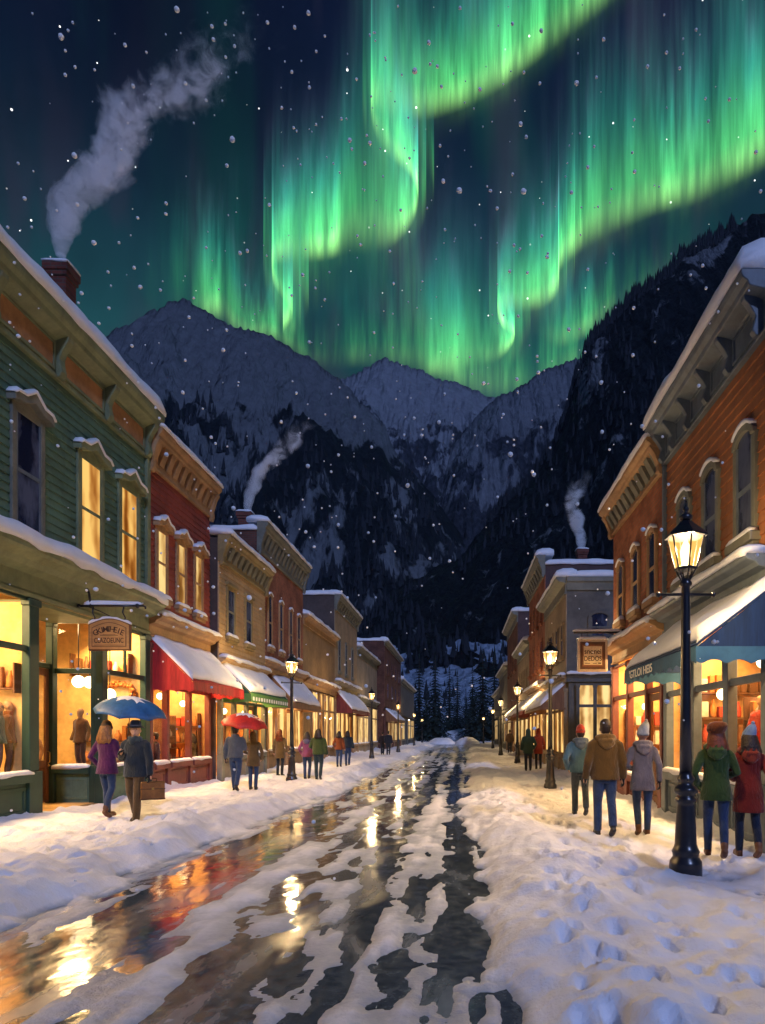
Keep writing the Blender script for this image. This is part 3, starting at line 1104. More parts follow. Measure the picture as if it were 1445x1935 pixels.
def pendant(t, fr, s, d, z, ztop, r=.14):
    p = MB(fr).tube([(s, d, z + r), (s, d, ztop)], .012, 6).build('pendant_lamp', IRON, t)
    MB(fr).ball((s, d, z), r, 14, 9).build('globe', GLOBE, p, smooth=True)
    return p


def room(t, fr, s0, s1, depth, z1, mat, z0=.03):
    q = MB(fr)
    e = .06
    q.quad((s0 + e, -depth, z0), (s1 - e, -depth, z0), (s1 - e, -depth, z1), (s0 + e, -depth, z1))
    q.quad((s0 + e, -depth, z0), (s0 + e, -.12, z0), (s0 + e, -.12, z1), (s0 + e, -depth, z1))
    q.quad((s1 - e, -depth, z0), (s1 - e, -.12, z0), (s1 - e, -.12, z1), (s1 - e, -depth, z1))
    q.quad((s0 + e, -depth, z0), (s1 - e, -depth, z0), (s1 - e, -.1, z0), (s0 + e, -.1, z0))
    q.quad((s0 + e, -depth, z1), (s1 - e, -depth, z1), (s1 - e, -.1, z1), (s0 + e, -.1, z1))
    return q.build('shop_interior', mat, t)


def storefront(t, fr, bays, zsill, ztop, ztr, mt, mb, pane, pw=.16, sill_snow=True, seed=0, mdoor=None, mull=False, d=0.0):
    """bays: (s0, s1, 'window' | 'door' | 'pier'), side by side"""
    runs, run = [], []
    for b in bays:                      # a masonry pier parts one framed run from the next
        if b[2] == 'pier':
            if run:
                runs.append(run)
            run = []
        else:
            run.append(b)
    if run:
        runs.append(run)
    for run in runs:
        _frame(t, fr, run, zsill, ztop, ztr, mt, pw, mull, d)
    for b in bays:
        a, e = b[0] + pw / 2, b[1] - pw / 2
        if b[2] == 'pier':
            lo, hi = (b[0] if b is bays[0] else a), (b[1] if b is bays[-1] else e)
            MB(fr).box(lo, hi, d - .08, d + .02, -.12, ztop).build('pier', mb, t)
            continue
        if b[2] == 'window':
            _bay(t, fr, a, e, b, zsill, ztop, ztr, mt, mb, pane, sill_snow, seed, d)
        if b[2] == 'door':
            door(t, fr, a, e, ztr - .06, mdoor or WOODTRIM, pane, d)
            p = MB(fr)
            p.quad((a, d - .01, ztr + .06), (e, d - .01, ztr + .06), (e, d - .01, ztop - .07), (a, d - .01, ztop - .07))
            p.build('transom_pane', pane, t)


def _frame(t, fr, bays, zsill, ztop, ztr, mt, pw, mull, d):
    posts = sorted({round(x, 4) for b in bays for x in b[:2]})
    q = MB(fr)
    for s in posts:
        q.box(s - pw / 2, s + pw / 2, d - .09, d + .075, zsill + .12, ztop)
        q.box(s - pw * .7, s + pw * .7, d - .09, d + .11, -.12, zsill + .118)
        q.box(s - pw * .65, s + pw * .65, d - .085, d + .10, ztop - .16, ztop - .02)
    for b in bays:
        a, e = b[0] + pw / 2, b[1] - pw / 2
        if b[2] == 'window' or b[2] == 'door':
            q.box(a + .001, e - .001, d - .05, d + .04, ztr - .06, ztr + .06)
            q.box(a + .001, e - .001, d - .05, d + .035, ztop - .07, ztop - .002)
        if b[2] == 'window':
            q.box(a + .001, e - .001, d - .05, d + .035, zsill + .07, zsill + .13)
            if mull:
                c = (a + e) / 2
                q.box(c - .025, c + .025, d - .045, d + .03, ztr + .06, ztop - .07)
    return q.build('storefront_frame', mt, t, bevel=.012)


def _bay(t, fr, a, e, b, zsill, ztop, ztr, mt, mb, pane, sill_snow, seed, d):
    if True:
        if b[2] == 'window':
            p = MB(fr)
            p.quad((a, d - .01, zsill + .13), (e, d - .01, zsill + .13), (e, d - .01, ztr - .06), (a, d - .01, ztr - .06))
            p.quad((a, d - .01, ztr + .06), (e, d - .01, ztr + .06), (e, d - .01, ztop - .07), (a, d - .01, ztop - .07))
            p.build('display_window', pane, t)
            k = MB(fr)
            k.box(a, e, d - .10, d + .03, -.12, zsill - .09)
            for z0_, z1_ in ((.10, .17), (zsill - .24, zsill - .17)):
                k.box(a + .08, e - .08, d + .02, d + .055, z0_, z1_)
            for x0 in (a + .08, e - .15):
                k.box(x0, x0 + .07, d + .02, d + .053, .171, zsill - .241)
            k.build('bulkhead', mb, t, bevel=.008)
            sl = MB(fr).box(a + .002, e - .002, d - .12, d + .16, zsill - .088, zsill + .068).build('window_sill', mt, t, bevel=.012)
            if sill_snow:
                snow_ridge(fr, a, e, d + .03, d + .15, zsill + .07, .07, .03, seed + int(b[0] * 7) % 50, .12, .03).build('sill_snow', SNOW, sl, smooth=True)


def door(t, fr, a, e, zt, mt, pane, d=0.0):
    q = MB(fr)
    w = .13
    q.box(a + .01, a + w, d - .06, d, .05, zt - .01).box(e - w, e - .01, d - .06, d, .05, zt - .01)
    q.box(a + w + .001, e - w - .001, d - .06, d - .002, zt - .17, zt - .01)
    q.box(a + w + .001, e - w - .001, d - .06, d - .002, .85, 1.02)
    q.box(a + w + .001, e - w - .001, d - .06, d - .002, .05, .25)
    q.box(a + w + .001, e - w - .001, d - .055, d - .025, .251, .849)
    q.box(a + w + .07, e - w - .07, d - .05, d - .012, .32, .78)
    o = q.build('door', mt, t, bevel=.008)
    MB(fr).quad((a + w, d - .03, 1.02), (e - w, d - .03, 1.02), (e - w, d - .03, zt - .17), (a + w, d - .03, zt - .17)).build('door_pane', pane, o)
    MB(fr).tube([(e - .07, d + .002, .95), (e - .07, d + .05, .98), (e - .07, d + .05, 1.2), (e - .07, d + .002, 1.23)], .014, 8).ball((e - .07, d + .03, .9), .03, 8, 6).build('handle', M('brass', (.55, .36, .10), .3, .2, 8, 0, metal=1.0), o, smooth=True)
    return o


def shell(t, fr, s0, s1, zs, H, depth, mside, style, mwall, zc, mroof=None, rear_d=2.6, par=.0, roomy=True):
    """body of a building: upper facade, body behind it, rear of the shop floor, roof with lying snow"""
    a, b = s0 + .004, s1 - .004
    if style == 'clap':
        clapboard(fr, a, b, zs, zc + .02).build('wall', mwall, t)
    else:
        MB(fr).box(a, b, -.03, .012, zs, zc + .02).build('wall', mwall, t)
    q = MB(fr)
    q.box(a, b, -depth, -.032, zs - .25, H - par)
    q.box(a, b, -depth, -rear_d - .02, -.4, zs - .252)
    q.box(a, a + .05, -rear_d, -.1, -.4, zs - .252)
    q.box(b - .05, b, -rear_d, -.1, -.4, zs - .252)
    q.build('side_wall', mside, t)
    snow_ridge(Fr(fr.p(0, 0, 0), fr.sv, fr.dv), a + .02, b - .02, -depth + .02, -.3, H - par, .14, 0, 3).build('roof_snow', SNOW, t, smooth=True)


def shop_cornice(t, fr, s0, s1, z0, z1, D, mt, seed=0, th=.13):
    H = z1 - z0
    pr = [(-.03, z0), (.09, z0), (.09, z0 + .1 * H), (.05, z0 + .14 * H), (.05, z0 + .52 * H), (D * .5, z0 + .60 * H), (D * .62, z0 + .72 * H), (D * .92, z0 + .82 * H), (D, z0 + .88 * H), (D, z1), (-.03, z1)]
    o = MB(fr).ext_s(pr, s0 + .01, s1 - .01).build('shop_cornice', mt, t, bevel=.01)
    snow_ridge(fr, s0, s1, .012, D, z1, th, .06, seed, .16, .07).build('cornice_snow', SNOW, o, smooth=True)
    return o


def chimney(t, x, y, z0, z1, w, mt, seed=0):
    q = MB()
    h = w / 2
    k = z1 - z0
    q.box(x - h, x + h, y - h, y + h, z0, z1 - .30 * min(1, k))
    q.box(x - h * 1.18, x + h * 1.18, y - h * 1.18, y + h * 1.18, z1 - .299 * min(1, k), z1 - .19 * min(1, k))
    q.box(x - h * 1.32, x + h * 1.32, y - h * 1.32, y + h * 1.32, z1 - .189 * min(1, k), z1)
    o = q.build('chimney', mt, t, bevel=.01)
    fr2 = Fr((x - h * 1.32, y, 0), (1, 0, 0), (0, -1, 0))
    snow_ridge(fr2, 0, h * 2.64, -h * 1.32, h * 1.32, z1, .14 * w / .8, .02, seed, .1, .03).build('chimney_snow', SNOW, o, smooth=True)
    return o


def side_snow(t, fr, s_near, depth, z, th=.16, seed=0, D=.0):
    """snow along the parapet of the flank that faces down the street"""
    f2 = Fr(fr.p(s_near, 0, 0), -fr.dv, -fr.sv)
    snow_ridge(f2, -D, depth - .1, -.35, .05, z, th, .04, seed, .2, .04).build('parapet_snow', SNOW, t, smooth=True)


# =================================================================== BUILDINGS
GREEN = M('green clapboard paint', (.095, .165, .11), .6, .3, 1.0, .12, 18, grime=.35)
GREENT = M('dark green trim paint', (.020, .052, .036), .5, .25, 1.5, .1, 18)
OLIVE = M('olive cornice paint', (.18, .21, .115), .6, .25, 1.4, .12, 18, grime=.3)
PANEL = M('brown frieze panels', (.34, .17, .07), .6, .3, 1.5, .1, 14)
REDC = M('barn red clapboard', (.25, .055, .040), .65, .28, 1.0, .12, 18, grime=.35)
REDB = M('red shopfront paint', (.17, .050, .038), .55, .25, 1.3, .1, 18)
BROWNT = M('tan brown trim', (.36, .21, .10), .6, .28, 1.5, .1, 18, grime=.3)
BEIGE = M('buff clapboard', (.46, .31, .155), .65, .2, 1.0, .12, 18, grime=.3)
YELLT = M('mustard trim', (.27, .20, .085), .6, .25, 1.4, .1, 18, grime=.3)
GREYT = M('grey green trim', (.17, .17, .135), .6, .25, 1.4, .1, 18)
SLATE = M('slate blue trim', (.115, .145, .175), .55, .28, 1.3, .1, 18, grime=.25)
ORANGE = M('burnt orange clapboard', (.34, .135, .055), .65, .25, 1.0, .12, 18, grime=.3)
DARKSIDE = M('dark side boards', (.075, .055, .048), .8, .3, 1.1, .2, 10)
OCHRE = M('ochre render', (.24, .15, .07), .85, .25, .8, .25, 8, grime=.35)
TAN = M('tan render', (.30, .22, .135), .85, .25, .8, .25, 8, grime=.35)
GREYTAN = M('grey tan render', (.28, .235, .175), .85, .25, .8, .25, 8, grime=.35)
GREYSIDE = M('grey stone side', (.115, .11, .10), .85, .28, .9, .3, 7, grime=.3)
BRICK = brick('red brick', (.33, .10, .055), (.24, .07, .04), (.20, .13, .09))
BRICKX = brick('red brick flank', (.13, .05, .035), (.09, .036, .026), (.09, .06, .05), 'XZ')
BRICK2 = brick('orange red brick', (.38, .125, .06), (.29, .085, .042), (.24, .13, .08))
BRICK3 = brick('plum brick', (.20, .075, .055), (.15, .055, .042), (.13, .09, .07))
CHIMB = brick('chimney brick', (.20, .055, .038), (.13, .036, .026), (.11, .075, .06), 'XZ')
AWRED = M('red awning canvas', (.36, .018, .020), .8, .35, 1.6, .2, 6, stretch=(5, 5, .5))
AWGREEN = M('green awning canvas', (.012, .085, .050), .8, .3, 1.6, .2, 6, stretch=(5, 5, .5))
AWGREENV = M('light green valance', (.09, .22, .06), .8, .2, 1.6, .2, 6)
AWBROWN = M('brown awning canvas', (.20, .095, .045), .8, .3, 1.6, .2, 6, stretch=(5, 5, .5))
AWMAROON = M('maroon awning canvas', (.16, .030, .028), .8, .3, 1.6, .2, 6, stretch=(5, 5, .5))
AWBLUE = M('navy awning canvas', (.006, .024, .085), .8, .35, 1.6, .2, 6, stretch=(5, 5, .5))
AWBLUEV = M('blue grey valance', (.03, .10, .19), .8, .25, 1.6, .2, 6)
WHITEP = M('white sign paint', (.75, .75, .70), .6, .1, 4, 0)

LIT1 = lit_pane('glowing bedroom window', .85, 'YZ', 3.3, 2.6, (1.0, .60, .16), (1.0, .27, .02))
LIT2 = lit_pane('glowing pale window', .85, 'YZ', 9.1, 2.0, (1.0, .70, .26), (1.0, .40, .07))
SHOPA = lit_pane('lit shop curtains', 1.0, 'YZ', 5.7, 2.4, (1.0, .66, .22), (1.0, .30, .04))
SHOPB = lit_pane('lit shop shelves', .95, 'YZ', 12.4, 3.1, (1.0, .70, .28), (.9, .34, .06))
SHOPC = lit_pane('dim lit shop', .62, 'YZ', 17.9, 2.0, (1.0, .70, .30), (.85, .34, .08))


def front(fr0, off):
    return Fr(fr0.o + fr0.dv * off, fr0.sv, fr0.dv)


def place(fr, s0, s1, label, name='shop_building'):
    return thing(name, label, 'building', tuple(fr.p((s0 + s1) / 2, 0, 0)))


# ---- green clapboard clothing shop
t = place(LFT, 5, 18.45, 'big green clapboard shop with a bracketed cornice and smoking brick chimney')
shell(t, LFT, 5, 18.45, 5.1, 10.15, 9, GREEN, 'clap', GREEN, 8.95, rear_d=3.0, par=.12)
cornice(t, LFT, 5, 18.45, 8.95, 10.15, .46, OLIVE, PANEL, [5.3, 7.9, 10.1, 12.2, 14.25, 16.2, 18.25], snow=.42, seed=2, bw=.2)
q = MB(LFT).box(18.25, 18.44, .001, .10, 5.16, 8.94).build('corner_board', OLIVE, t, bevel=.01)
for s, lit in ((8.2, 0), (10.85, 0), (13.3, 0), (15.55, 1), (17.35, 1)):
    w_ = {13.3: 1.02, 15.55: 1.12, 17.35: 1.12}.get(s, 1.0)
    window(t, LFT, s, 5.42, 7.85, w_, OLIVE if lit else GREYT, LIT1 if lit else DARKPANE, 'gable', int(s * 3), msash=OLIVE if lit else SLATE)
shop_cornice(t, LFT, 5, 18.45, 4.28, 5.14, .52, OLIVE, 4, .26)
storefront(t, LFT, [(5.4, 9.3, 'window'), (9.3, 13.45, 'window')], .78, 4.28, 3.28, GREENT, GREENT, GLASS, .3, seed=1, mull=True)
storefront(t, LFT, [(16.12, 18.33, 'window')], .78, 4.28, 3.1, GREENT, GREEN, GLASS, .26, seed=2, mull=True)
RETN = Fr((XL - .05, 16.08, 0), (-1, 0, 0), (0, -1, 0))
storefront(t, RETN, [(.10, 1.08, 'window')], .78, 4.28, 3.1, GREENT, GREEN, GLASS, .12, seed=3)
REC = front(LFT, -1.14)
storefront(t, REC, [(13.5, 14.85, 'window'), (14.85, 16.02, 'door')], .78, 4.28, 3.2, GREENT, GREEN, GLASS, .12, seed=4)
RETS = Fr((XL - .05, 13.42, 0), (-1, 0, 0), (0, 1, 0))
MB(RETS).box(.06, 1.07, -.03, .03, .03, 4.2).build('display_partition', INTERIOR_O, t)
MB(LFT).box(13.5, 16.0, -1.1, .1, -.2, .02).build('threshold', M('worn plank step', (.22, .13, .07), .8, .3, 2, .2, 12, stretch=(1, .2, 1)), t, bevel=.01)
MB(LFT).box(13.5, 16.0, -1.1, .0, 4.2, 4.27).build('porch_ceiling', OLIVE, t)
room(t, LFT, 5, 18.42, 3.4, 4.6, INTERIOR)
for s, d_, z in ((11.6, -.75, 3.0), (12.65, -.95, 2.72), (10.2, -.8, 2.9), (16.75, -.9, 2.9), (17.25, -.9, 2.92), (17.85, -.7, 2.65), (12.95, -.55, 2.35), (11.0, -1.2, 2.5), (9.9, -1.4, 2.3)):
    pendant(t, LFT, s, d_, z, 4.5, .15)
shop_lamp(LFT, 10.8, -1.0, 4.3, 580, (4.2, .8), tilt=.45)
shop_lamp(LFT, 17.2, -1.0, 4.3, 300, (1.8, .8), tilt=.55)
shop_lamp(LFT, 15.0, -2.2, 4.2, 126, (1.6, .6), tilt=.4)
chimney(t, -9.28, 16.0, 9.9, 12.45, .44, CHIMB, 3)

# ---- barn red shop with a red awning
t = place(LFT, 18.45, 23, 'dark red clapboard shop with three lit windows above a red awning')
shell(t, LFT, 18.45, 23.0, 4.85, 9.85, 9, REDC, 'clap', REDC, 8.82, par=.1)
cornice(t, LFT, 18.45, 23.0, 8.82, 9.85, .42, BROWNT, BROWNT, dent=.42, snow=.26, seed=5)
for s in (19.25, 20.6, 21.95):
    window(t, LFT, s, 5.42, 7.35, .78, BROWNT, LIT2, 'gable', int(s * 5))
shop_cornice(t, LFT, 18.45, 23.0, 4.25, 4.86, .40, BROWNT, 6, .14)
storefront(t, LFT, [(18.58, 19.62, 'window'), (19.62, 21.25, 'window'), (21.25, 22.88, 'window')], .74, 4.1, 2.95, REDB, REDB, GLASS, .17, seed=7)
room(t, LFT, 18.45, 22.98, 2.4, 4.35, INTERIOR_O)
for s, z in ((19.05, 2.65), (19.4, 2.65), (22.3, 2.6), (20.6, 2.75)):
    pendant(t, LFT, s, -.6, z, 4.3, .10)
shop_lamp(LFT, 20.7, -.8, 4.1, 408, (3.6, .6), tilt=.5)
awning(t, LFT, 18.6, 22.95, 4.24, 3.06, 1.18, .30, AWRED, scallop=.36, seed=3)

# ---- buff clapboard shop, a step forward of the others
FB = front(LFT, .30)
t = place(FB, 23.0, 28.45, 'buff clapboard shop with two dark windows above a green awning')
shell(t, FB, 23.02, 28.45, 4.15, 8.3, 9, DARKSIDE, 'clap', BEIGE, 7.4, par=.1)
cornice(t, FB, 23.02, 28.45, 7.4, 8.3, .42, YELLT, GREYT, dent=.5, snow=.24, seed=8)
for s in (24.15, 26.15):
    window(t, FB, s, 5.0, 6.75, .92, YELLT, DARKPANE, 'cap', int(s * 3), msash=GREYT)
shop_cornice(t, FB, 23.02, 28.45, 3.8, 4.18, .25, BEIGE, 9, .12)
storefront(t, FB, [(23.2, 24.6, 'window'), (24.6, 26.0, 'window'), (26.0, 27.1, 'door'), (27.1, 28.3, 'window')], .8, 3.75, 2.75, GREYT, GREYTAN, GLASS, .17, seed=11)
room(t, FB, 23.02, 28.43, 2.2, 4.0, INTERIOR_O)
for s in (23.9, 25.3, 27.7):
    pendant(t, FB, s, -.6, 2.45, 3.9, .11)
shop_lamp(FB, 25.7, -.7, 3.8, 433, (4.4, .6), tilt=.5)
aw, val = awning(t, FB, 23.25, 28.2, 4.0, 3.02, 1.02, .32, AWGREEN, scallop=0, seed=4, mval=AWGREENV)
q = MB(FB)
for k in range(15):
    q.box(23.45 + k * .325, 23.62 + k * .325, 1.02, 1.034, 2.76, 2.89)
q.build('valance_marking', WHITEP, val, bevel=.006)

# ---- tall red brick shop
t = place(LFT, 28.45, 36.6, 'tall red brick building with four dark arched windows and a chimney behind')
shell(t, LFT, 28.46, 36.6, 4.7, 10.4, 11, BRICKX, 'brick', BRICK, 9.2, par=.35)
cornice(t, LFT, 28.46, 36.6, 9.2, 10.4, .45, GREYT, GREYT, dent=.55, snow=.24, seed=12)
side_snow(t, LFT, 28.46, 9, 10.05, .2, 13)
for s in (30.2, 32.05, 33.9, 35.55):
    window(t, LFT, s, 5.4, 7.55, .72, BROWNT, DARKPANE, 'arch', int(s * 3))
shop_cornice(t, LFT, 28.46, 36.6, 4.25, 4.72, .35, BROWNT, 14, .13)
storefront(t, LFT, [(28.6, 29.7, 'pier'), (29.7, 31.3, 'window'), (31.3, 32.9, 'window'), (32.9, 34.2, 'door'), (34.2, 36.4, 'window')], .8, 4.0, 2.85, BROWNT, OCHRE, SHOPA, .18, seed=15)
awning(t, LFT, 30.6, 36.2, 4.2, 3.0, 1.05, .26, AWBROWN, scallop=0, seed=6)
shop_lamp(front(LFT, .35), 33, .0, 3.3, 204, (4.5, .3), tilt=.7)
chimney(t, -9.5, 30.4, 9.9, 11.35, .5, CHIMB, 6)

# ---- low ochre shop
t = place(LFT, 36.6, 45.9, 'low blank ochre shop between the tall red brick and a taller tan building')
shell(t, LFT, 36.62, 45.9, 4.6, 7.95, 9, DARKSIDE, 'plain', OCHRE, 7.45)
cornice(t, LFT, 36.62, 45.9, 7.45, 7.95, .35, BROWNT, snow=.25, seed=16)
shop_cornice(t, LFT, 36.62, 45.9, 4.1, 4.62, .4, BROWNT, 17, .15)
storefront(t, LFT, [(36.8, 38.6, 'pier'), (38.6, 40.6, 'window'), (40.6, 42.0, 'window'), (42.0, 43.6, 'window'), (43.6, 45.6, 'window')], .7, 4.05, 3.0, OCHRE, OCHRE, SHOPA, .2, seed=18)

# ---- tan building with a maroon awning
t = place(LFT, 45.9, 55.7, 'tan building with three narrow arched windows above a maroon awning')
shell(t, LFT, 45.92, 55.7, 5.1, 10.9, 11, DARKSIDE, 'plain', TAN, 9.95)
cornice(t, LFT, 45.92, 55.7, 9.95, 10.9, .45, GREYT, GREYT, dent=.8, snow=.28, seed=19)
side_snow(t, LFT, 45.92, 9, 10.9, .24, 20)
for s in (47.5, 50.3, 53.2):
    window(t, LFT, s, 5.9, 8.0, .85, GREYT, DARKPANE, 'arch', int(s * 3), snow=False)
shop_cornice(t, LFT, 45.92, 55.7, 4.6, 5.14, .4, YELLT, 21, .17)
storefront(t, LFT, [(46.1, 47.9, 'window'), (47.9, 49.6, 'window'), (49.6, 51.4, 'window'), (51.4, 53.3, 'door'), (53.3, 55.5, 'window')], .7, 4.4, 3.1, BROWNT, TAN, SHOPA, .22, seed=22)
awning(t, LFT, 46.2, 55.2, 4.55, 3.2, 1.15, .22, AWMAROON, scallop=0, seed=8)

# ---- low grey tan building
t = place(LFT, 55.7, 69, 'low grey tan building beside the far brick block')
shell(t, LFT, 55.72, 69, 4.6, 8.65, 9, DARKSIDE, 'plain', GREYTAN, 7.95)
cornice(t, LFT, 55.72, 69, 7.95, 8.65, .4, GREYT, snow=.28, seed=23)
shop_cornice(t, LFT, 55.72, 69, 4.1, 4.6, .3, GREYT, 24, .15)
storefront(t, LFT, [(56, 59.5, 'window'), (59.5, 62.5, 'window'), (62.5, 65, 'pier'), (65, 68.8, 'window')], .7, 4.0, 3.0, TAN, GREYTAN, SHOPB, .25, seed=25)

# ---- far brick block
FC = front(LFT, .75)
t = place(FC, 69, 88, 'far red brick block with two rows of small windows and a snowy awning')
shell(t, FC, 69.02, 88, 4.3, 10.9, 11, BRICKX, 'brick', BRICK3, 10.45)
cornice(t, FC, 69.02, 88, 10.45, 10.9, .4, GREYT, snow=.3, seed=26)
side_snow(t, FC, 69.02, 7, 10.9, .26, 27)
for s in (72, 76.3, 80.6, 84.9):
    for z in (5.3, 7.8):
        window(t, FC, s, z, z + 1.6, 1.3, BRICK3, DARKPANE, 'flat', int(s), snow=False)
awning(t, FC, 70, 80, 4.1, 3.0, 1.2, .2, AWBROWN, scallop=0, seed=9)
storefront(t, FC, [(69.3, 72, 'pier'), (72, 75, 'window'), (75, 79, 'window'), (79, 83, 'window'), (83, 87.5, 'window')], .7, 3.9, 2.8, BROWNT, BRICK3, SHOPC, .3, seed=28, sill_snow=False)

t = place(FC, 88, 113, 'dim low building with a snowy roof before the dark conifers')
shell(t, FC, 88.05, 113, 4.2, 8.5, 9, GREYSIDE, 'plain', GREYSIDE, 7.9)
cornice(t, FC, 88.05, 113, 7.9, 8.5, .4, GREYT, snow=.35, seed=29)
storefront(t, FC, [(88.5, 94, 'window'), (94, 99, 'pier'), (99, 105, 'window'), (105, 112.5, 'window')], .7, 3.6, 2.7, GREYT, GREYSIDE, SHOPC, .35, seed=30, sill_snow=False)

# ---- burnt orange corner shop with the navy awning
t = place(RGT, 9.5, 14.4, 'burnt orange clapboard shop with slate brackets above a navy awning')
shell(t, RGT, 9.5, 14.4, 4.12, 8.05, 9, ORANGE, 'clap', ORANGE, 7.22, par=.1, rear_d=3.0)
cornice(t, RGT, 9.5, 14.4, 7.22, 8.05, .44, SLATE, SLATE, [9.72, 10.75, 11.7, 12.7, 13.6, 14.25], snow=.36, seed=31, bw=.12)
MB(RGT).box(14.28, 14.39, .001, .09, 4.16, 7.21).build('corner_board', SLATE, t, bevel=.01)
for s in (10.3, 11.72, 13.1):
    window(t, RGT, s, 4.55, 6.0, .80, GREYT, DARKPANE, 'arch', int(s * 3), msash=SLATE)
shop_cornice(t, RGT, 9.5, 14.4, 3.72, 4.14, .36, SLATE, 32, .13)
storefront(t, RGT, [(9.6, 11.0, 'window'), (11.0, 12.6, 'window'), (12.6, 14.25, 'window')], .80, 3.6, 2.45, SLATE, SLATE, GLASS, .2, seed=33)
FLK = Fr((XR, 9.5, 0), (1, 0, 0), (0, -1, 0))
storefront(t, FLK, [(.14, 2.2, 'window'), (2.2, 4.2, 'window')], .80, 3.6, 2.45, SLATE, SLATE, SHOPA, .2, seed=34, d=.09)
room(t, RGT, 9.52, 14.38, 3.2, 3.85, INTERIOR_O)
for s, d_, z in ((10.2, -.9, 2.75), (11.0, -1.3, 2.2), (11.6, -.8, 2.85), (12.3, -1.2, 2.3), (13.4, -.8, 2.4)):
    pendant(t, RGT, s, d_, z, 3.8, .11)
shop_lamp(RGT, 11.9, -.9, 3.65, 428, (4.0, .7), tilt=.5)
aw, val = awning(t, RGT, 9.35, 13.45, 3.70, 2.86, 1.10, .27, AWBLUE, scallop=.34, seed=10, mval=AWBLUEV)
text_mesh('lettering', "'GTLOI HEI5", .20, WHITEP, val, RGT.p(12.25, 1.107, 2.735), (0, -1, 0), depth=.003, bold=.01, width=1.55)

# ---- orange red brick shop
t = place(RGT, 14.4, 19.3, 'orange red brick shop with three arched windows beside the hanging square sign')
shell(t, RGT, 14.42, 19.3, 4.0, 7.85, 9, BRICKX, 'brick', BRICK2, 7.15, par=.1)
cornice(t, RGT, 14.42, 19.3, 7.15, 7.85, .42, BROWNT, GREYT, dent=.42, snow=.22, seed=35)
for s in (15.3, 16.75, 18.3):
    window(t, RGT, s, 4.6, 6.0, .72, BROWNT, DARKPANE, 'arch', int(s * 3))
shop_cornice(t, RGT, 14.42, 19.3, 3.55, 4.03, .36, BROWNT, 36, .12)
storefront(t, RGT, [(14.55, 15.75, 'door'), (15.75, 17.5, 'window'), (17.5, 19.2, 'window')], .55, 3.5, 2.6, REDB, REDB, GLASS, .16, seed=37)
room(t, RGT, 14.44, 19.28, 2.2, 3.7, INTERIOR_O)
for s, z in ((15.2, 2.3), (16.4, 2.4), (18.2, 2.35)):
    pendant(t, RGT, s, -.6, z, 3.65, .10)
shop_lamp(RGT, 16.9, -.8, 3.5, 433, (3.8, .6), tilt=.5)

# ---- tan and grey corner building past the gap
t = place(RGT, 28, 35, 'tan fronted corner building with a dark grey flank and a lit side window')
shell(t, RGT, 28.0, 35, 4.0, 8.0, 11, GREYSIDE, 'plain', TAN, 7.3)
cornice(t, RGT, 28.0, 35, 7.3, 8.0, .42, GREYT, snow=.24, seed=38)
FS = Fr((XR, 28.0, 0), (1, 0, 0), (0, -1, 0))
MB(FS).ext_s([(-.02, 7.45), (.06, 7.45), (.10, 7.75), (.16, 7.8), (.16, 7.98), (-.02, 7.98)], .0, 10.5).build('flank_cornice', GREYT, t, bevel=.01)
side_snow(t, RGT, 28.0, 10, 8.0, .22, 39)
for s in (28.9, 30.5, 32.1, 33.7):
    window(t, RGT, s, 4.85, 6.25, .72, TAN, DARKPANE, 'flat', int(s * 3), snow=False)
window(t, FS, 1.35, 5.55, 6.35, .95, GREYSIDE, DARKPANE, 'arch', 4, snow=False)
shop_cornice(t, RGT, 28.0, 35, 3.7, 4.0, .3, TAN, 40, .1)
shop_cornice(t, FS, .0, 9, 3.72, 4.04, .16, GREYSIDE, 41, .1)
storefront(t, RGT, [(28.2, 29.6, 'window'), (29.6, 31.2, 'window'), (31.2, 32.8, 'window'), (32.8, 34.8, 'window')], .7, 3.5, 2.6, TAN, GREYTAN, SHOPA, .2, seed=42, sill_snow=False)
storefront(t, FS, [(.45, 1.15, 'window'), (1.15, 1.85, 'window')], .85, 3.65, 2.75, GREYSIDE, GREYSIDE, SHOPB, .14, seed=43, d=.09)
awning(t, RGT, 28.1, 34.6, 3.66, 2.72, 1.08, .12, AWBROWN, scallop=0, seed=11)

t = place(RGT, 35, 43, 'tall red building with two rows of dark windows and a smoking chimney')
shell(t, RGT, 35.02, 43, 4.2, 10.7, 11, M('dark plum flank', (.085, .05, .048), .85, .3, 1, .2, 9), 'brick', BRICK2, 9.7, par=.45)
cornice(t, RGT, 35.02, 43, 9.7, 10.7, .45, GREYT, GREYT, dent=.8, snow=.26, seed=44)
side_snow(t, RGT, 35.02, 10, 10.25, .22, 45)
for s in (36.3, 38.2, 40.1, 42):
    window(t, RGT, s, 7.5, 8.9, .75, BRICK2, DARKPANE, 'flat', int(s * 3), snow=False)
    window(t, RGT, s, 5.1, 6.6, .75, BRICK2, DARKPANE, 'flat', int(s * 3) + 1, snow=False)
shop_cornice(t, RGT, 35.02, 43, 3.75, 4.2, .35, BROWNT, 46, .14)
storefront(t, RGT, [(35.2, 37.2, 'window'), (37.2, 39.0, 'window'), (39.0, 40.8, 'window'), (40.8, 42.8, 'window')], .7, 3.6, 2.7, BROWNT, OCHRE, SHOPA, .22, seed=47, sill_snow=False)
awning(t, RGT, 35.4, 42.6, 3.75, 2.75, 1.1, .14, AWMAROON, scallop=0, seed=12)
chimney(t, 6.7, 38, 10.1, 11.75, .5, CHIMB, 9)

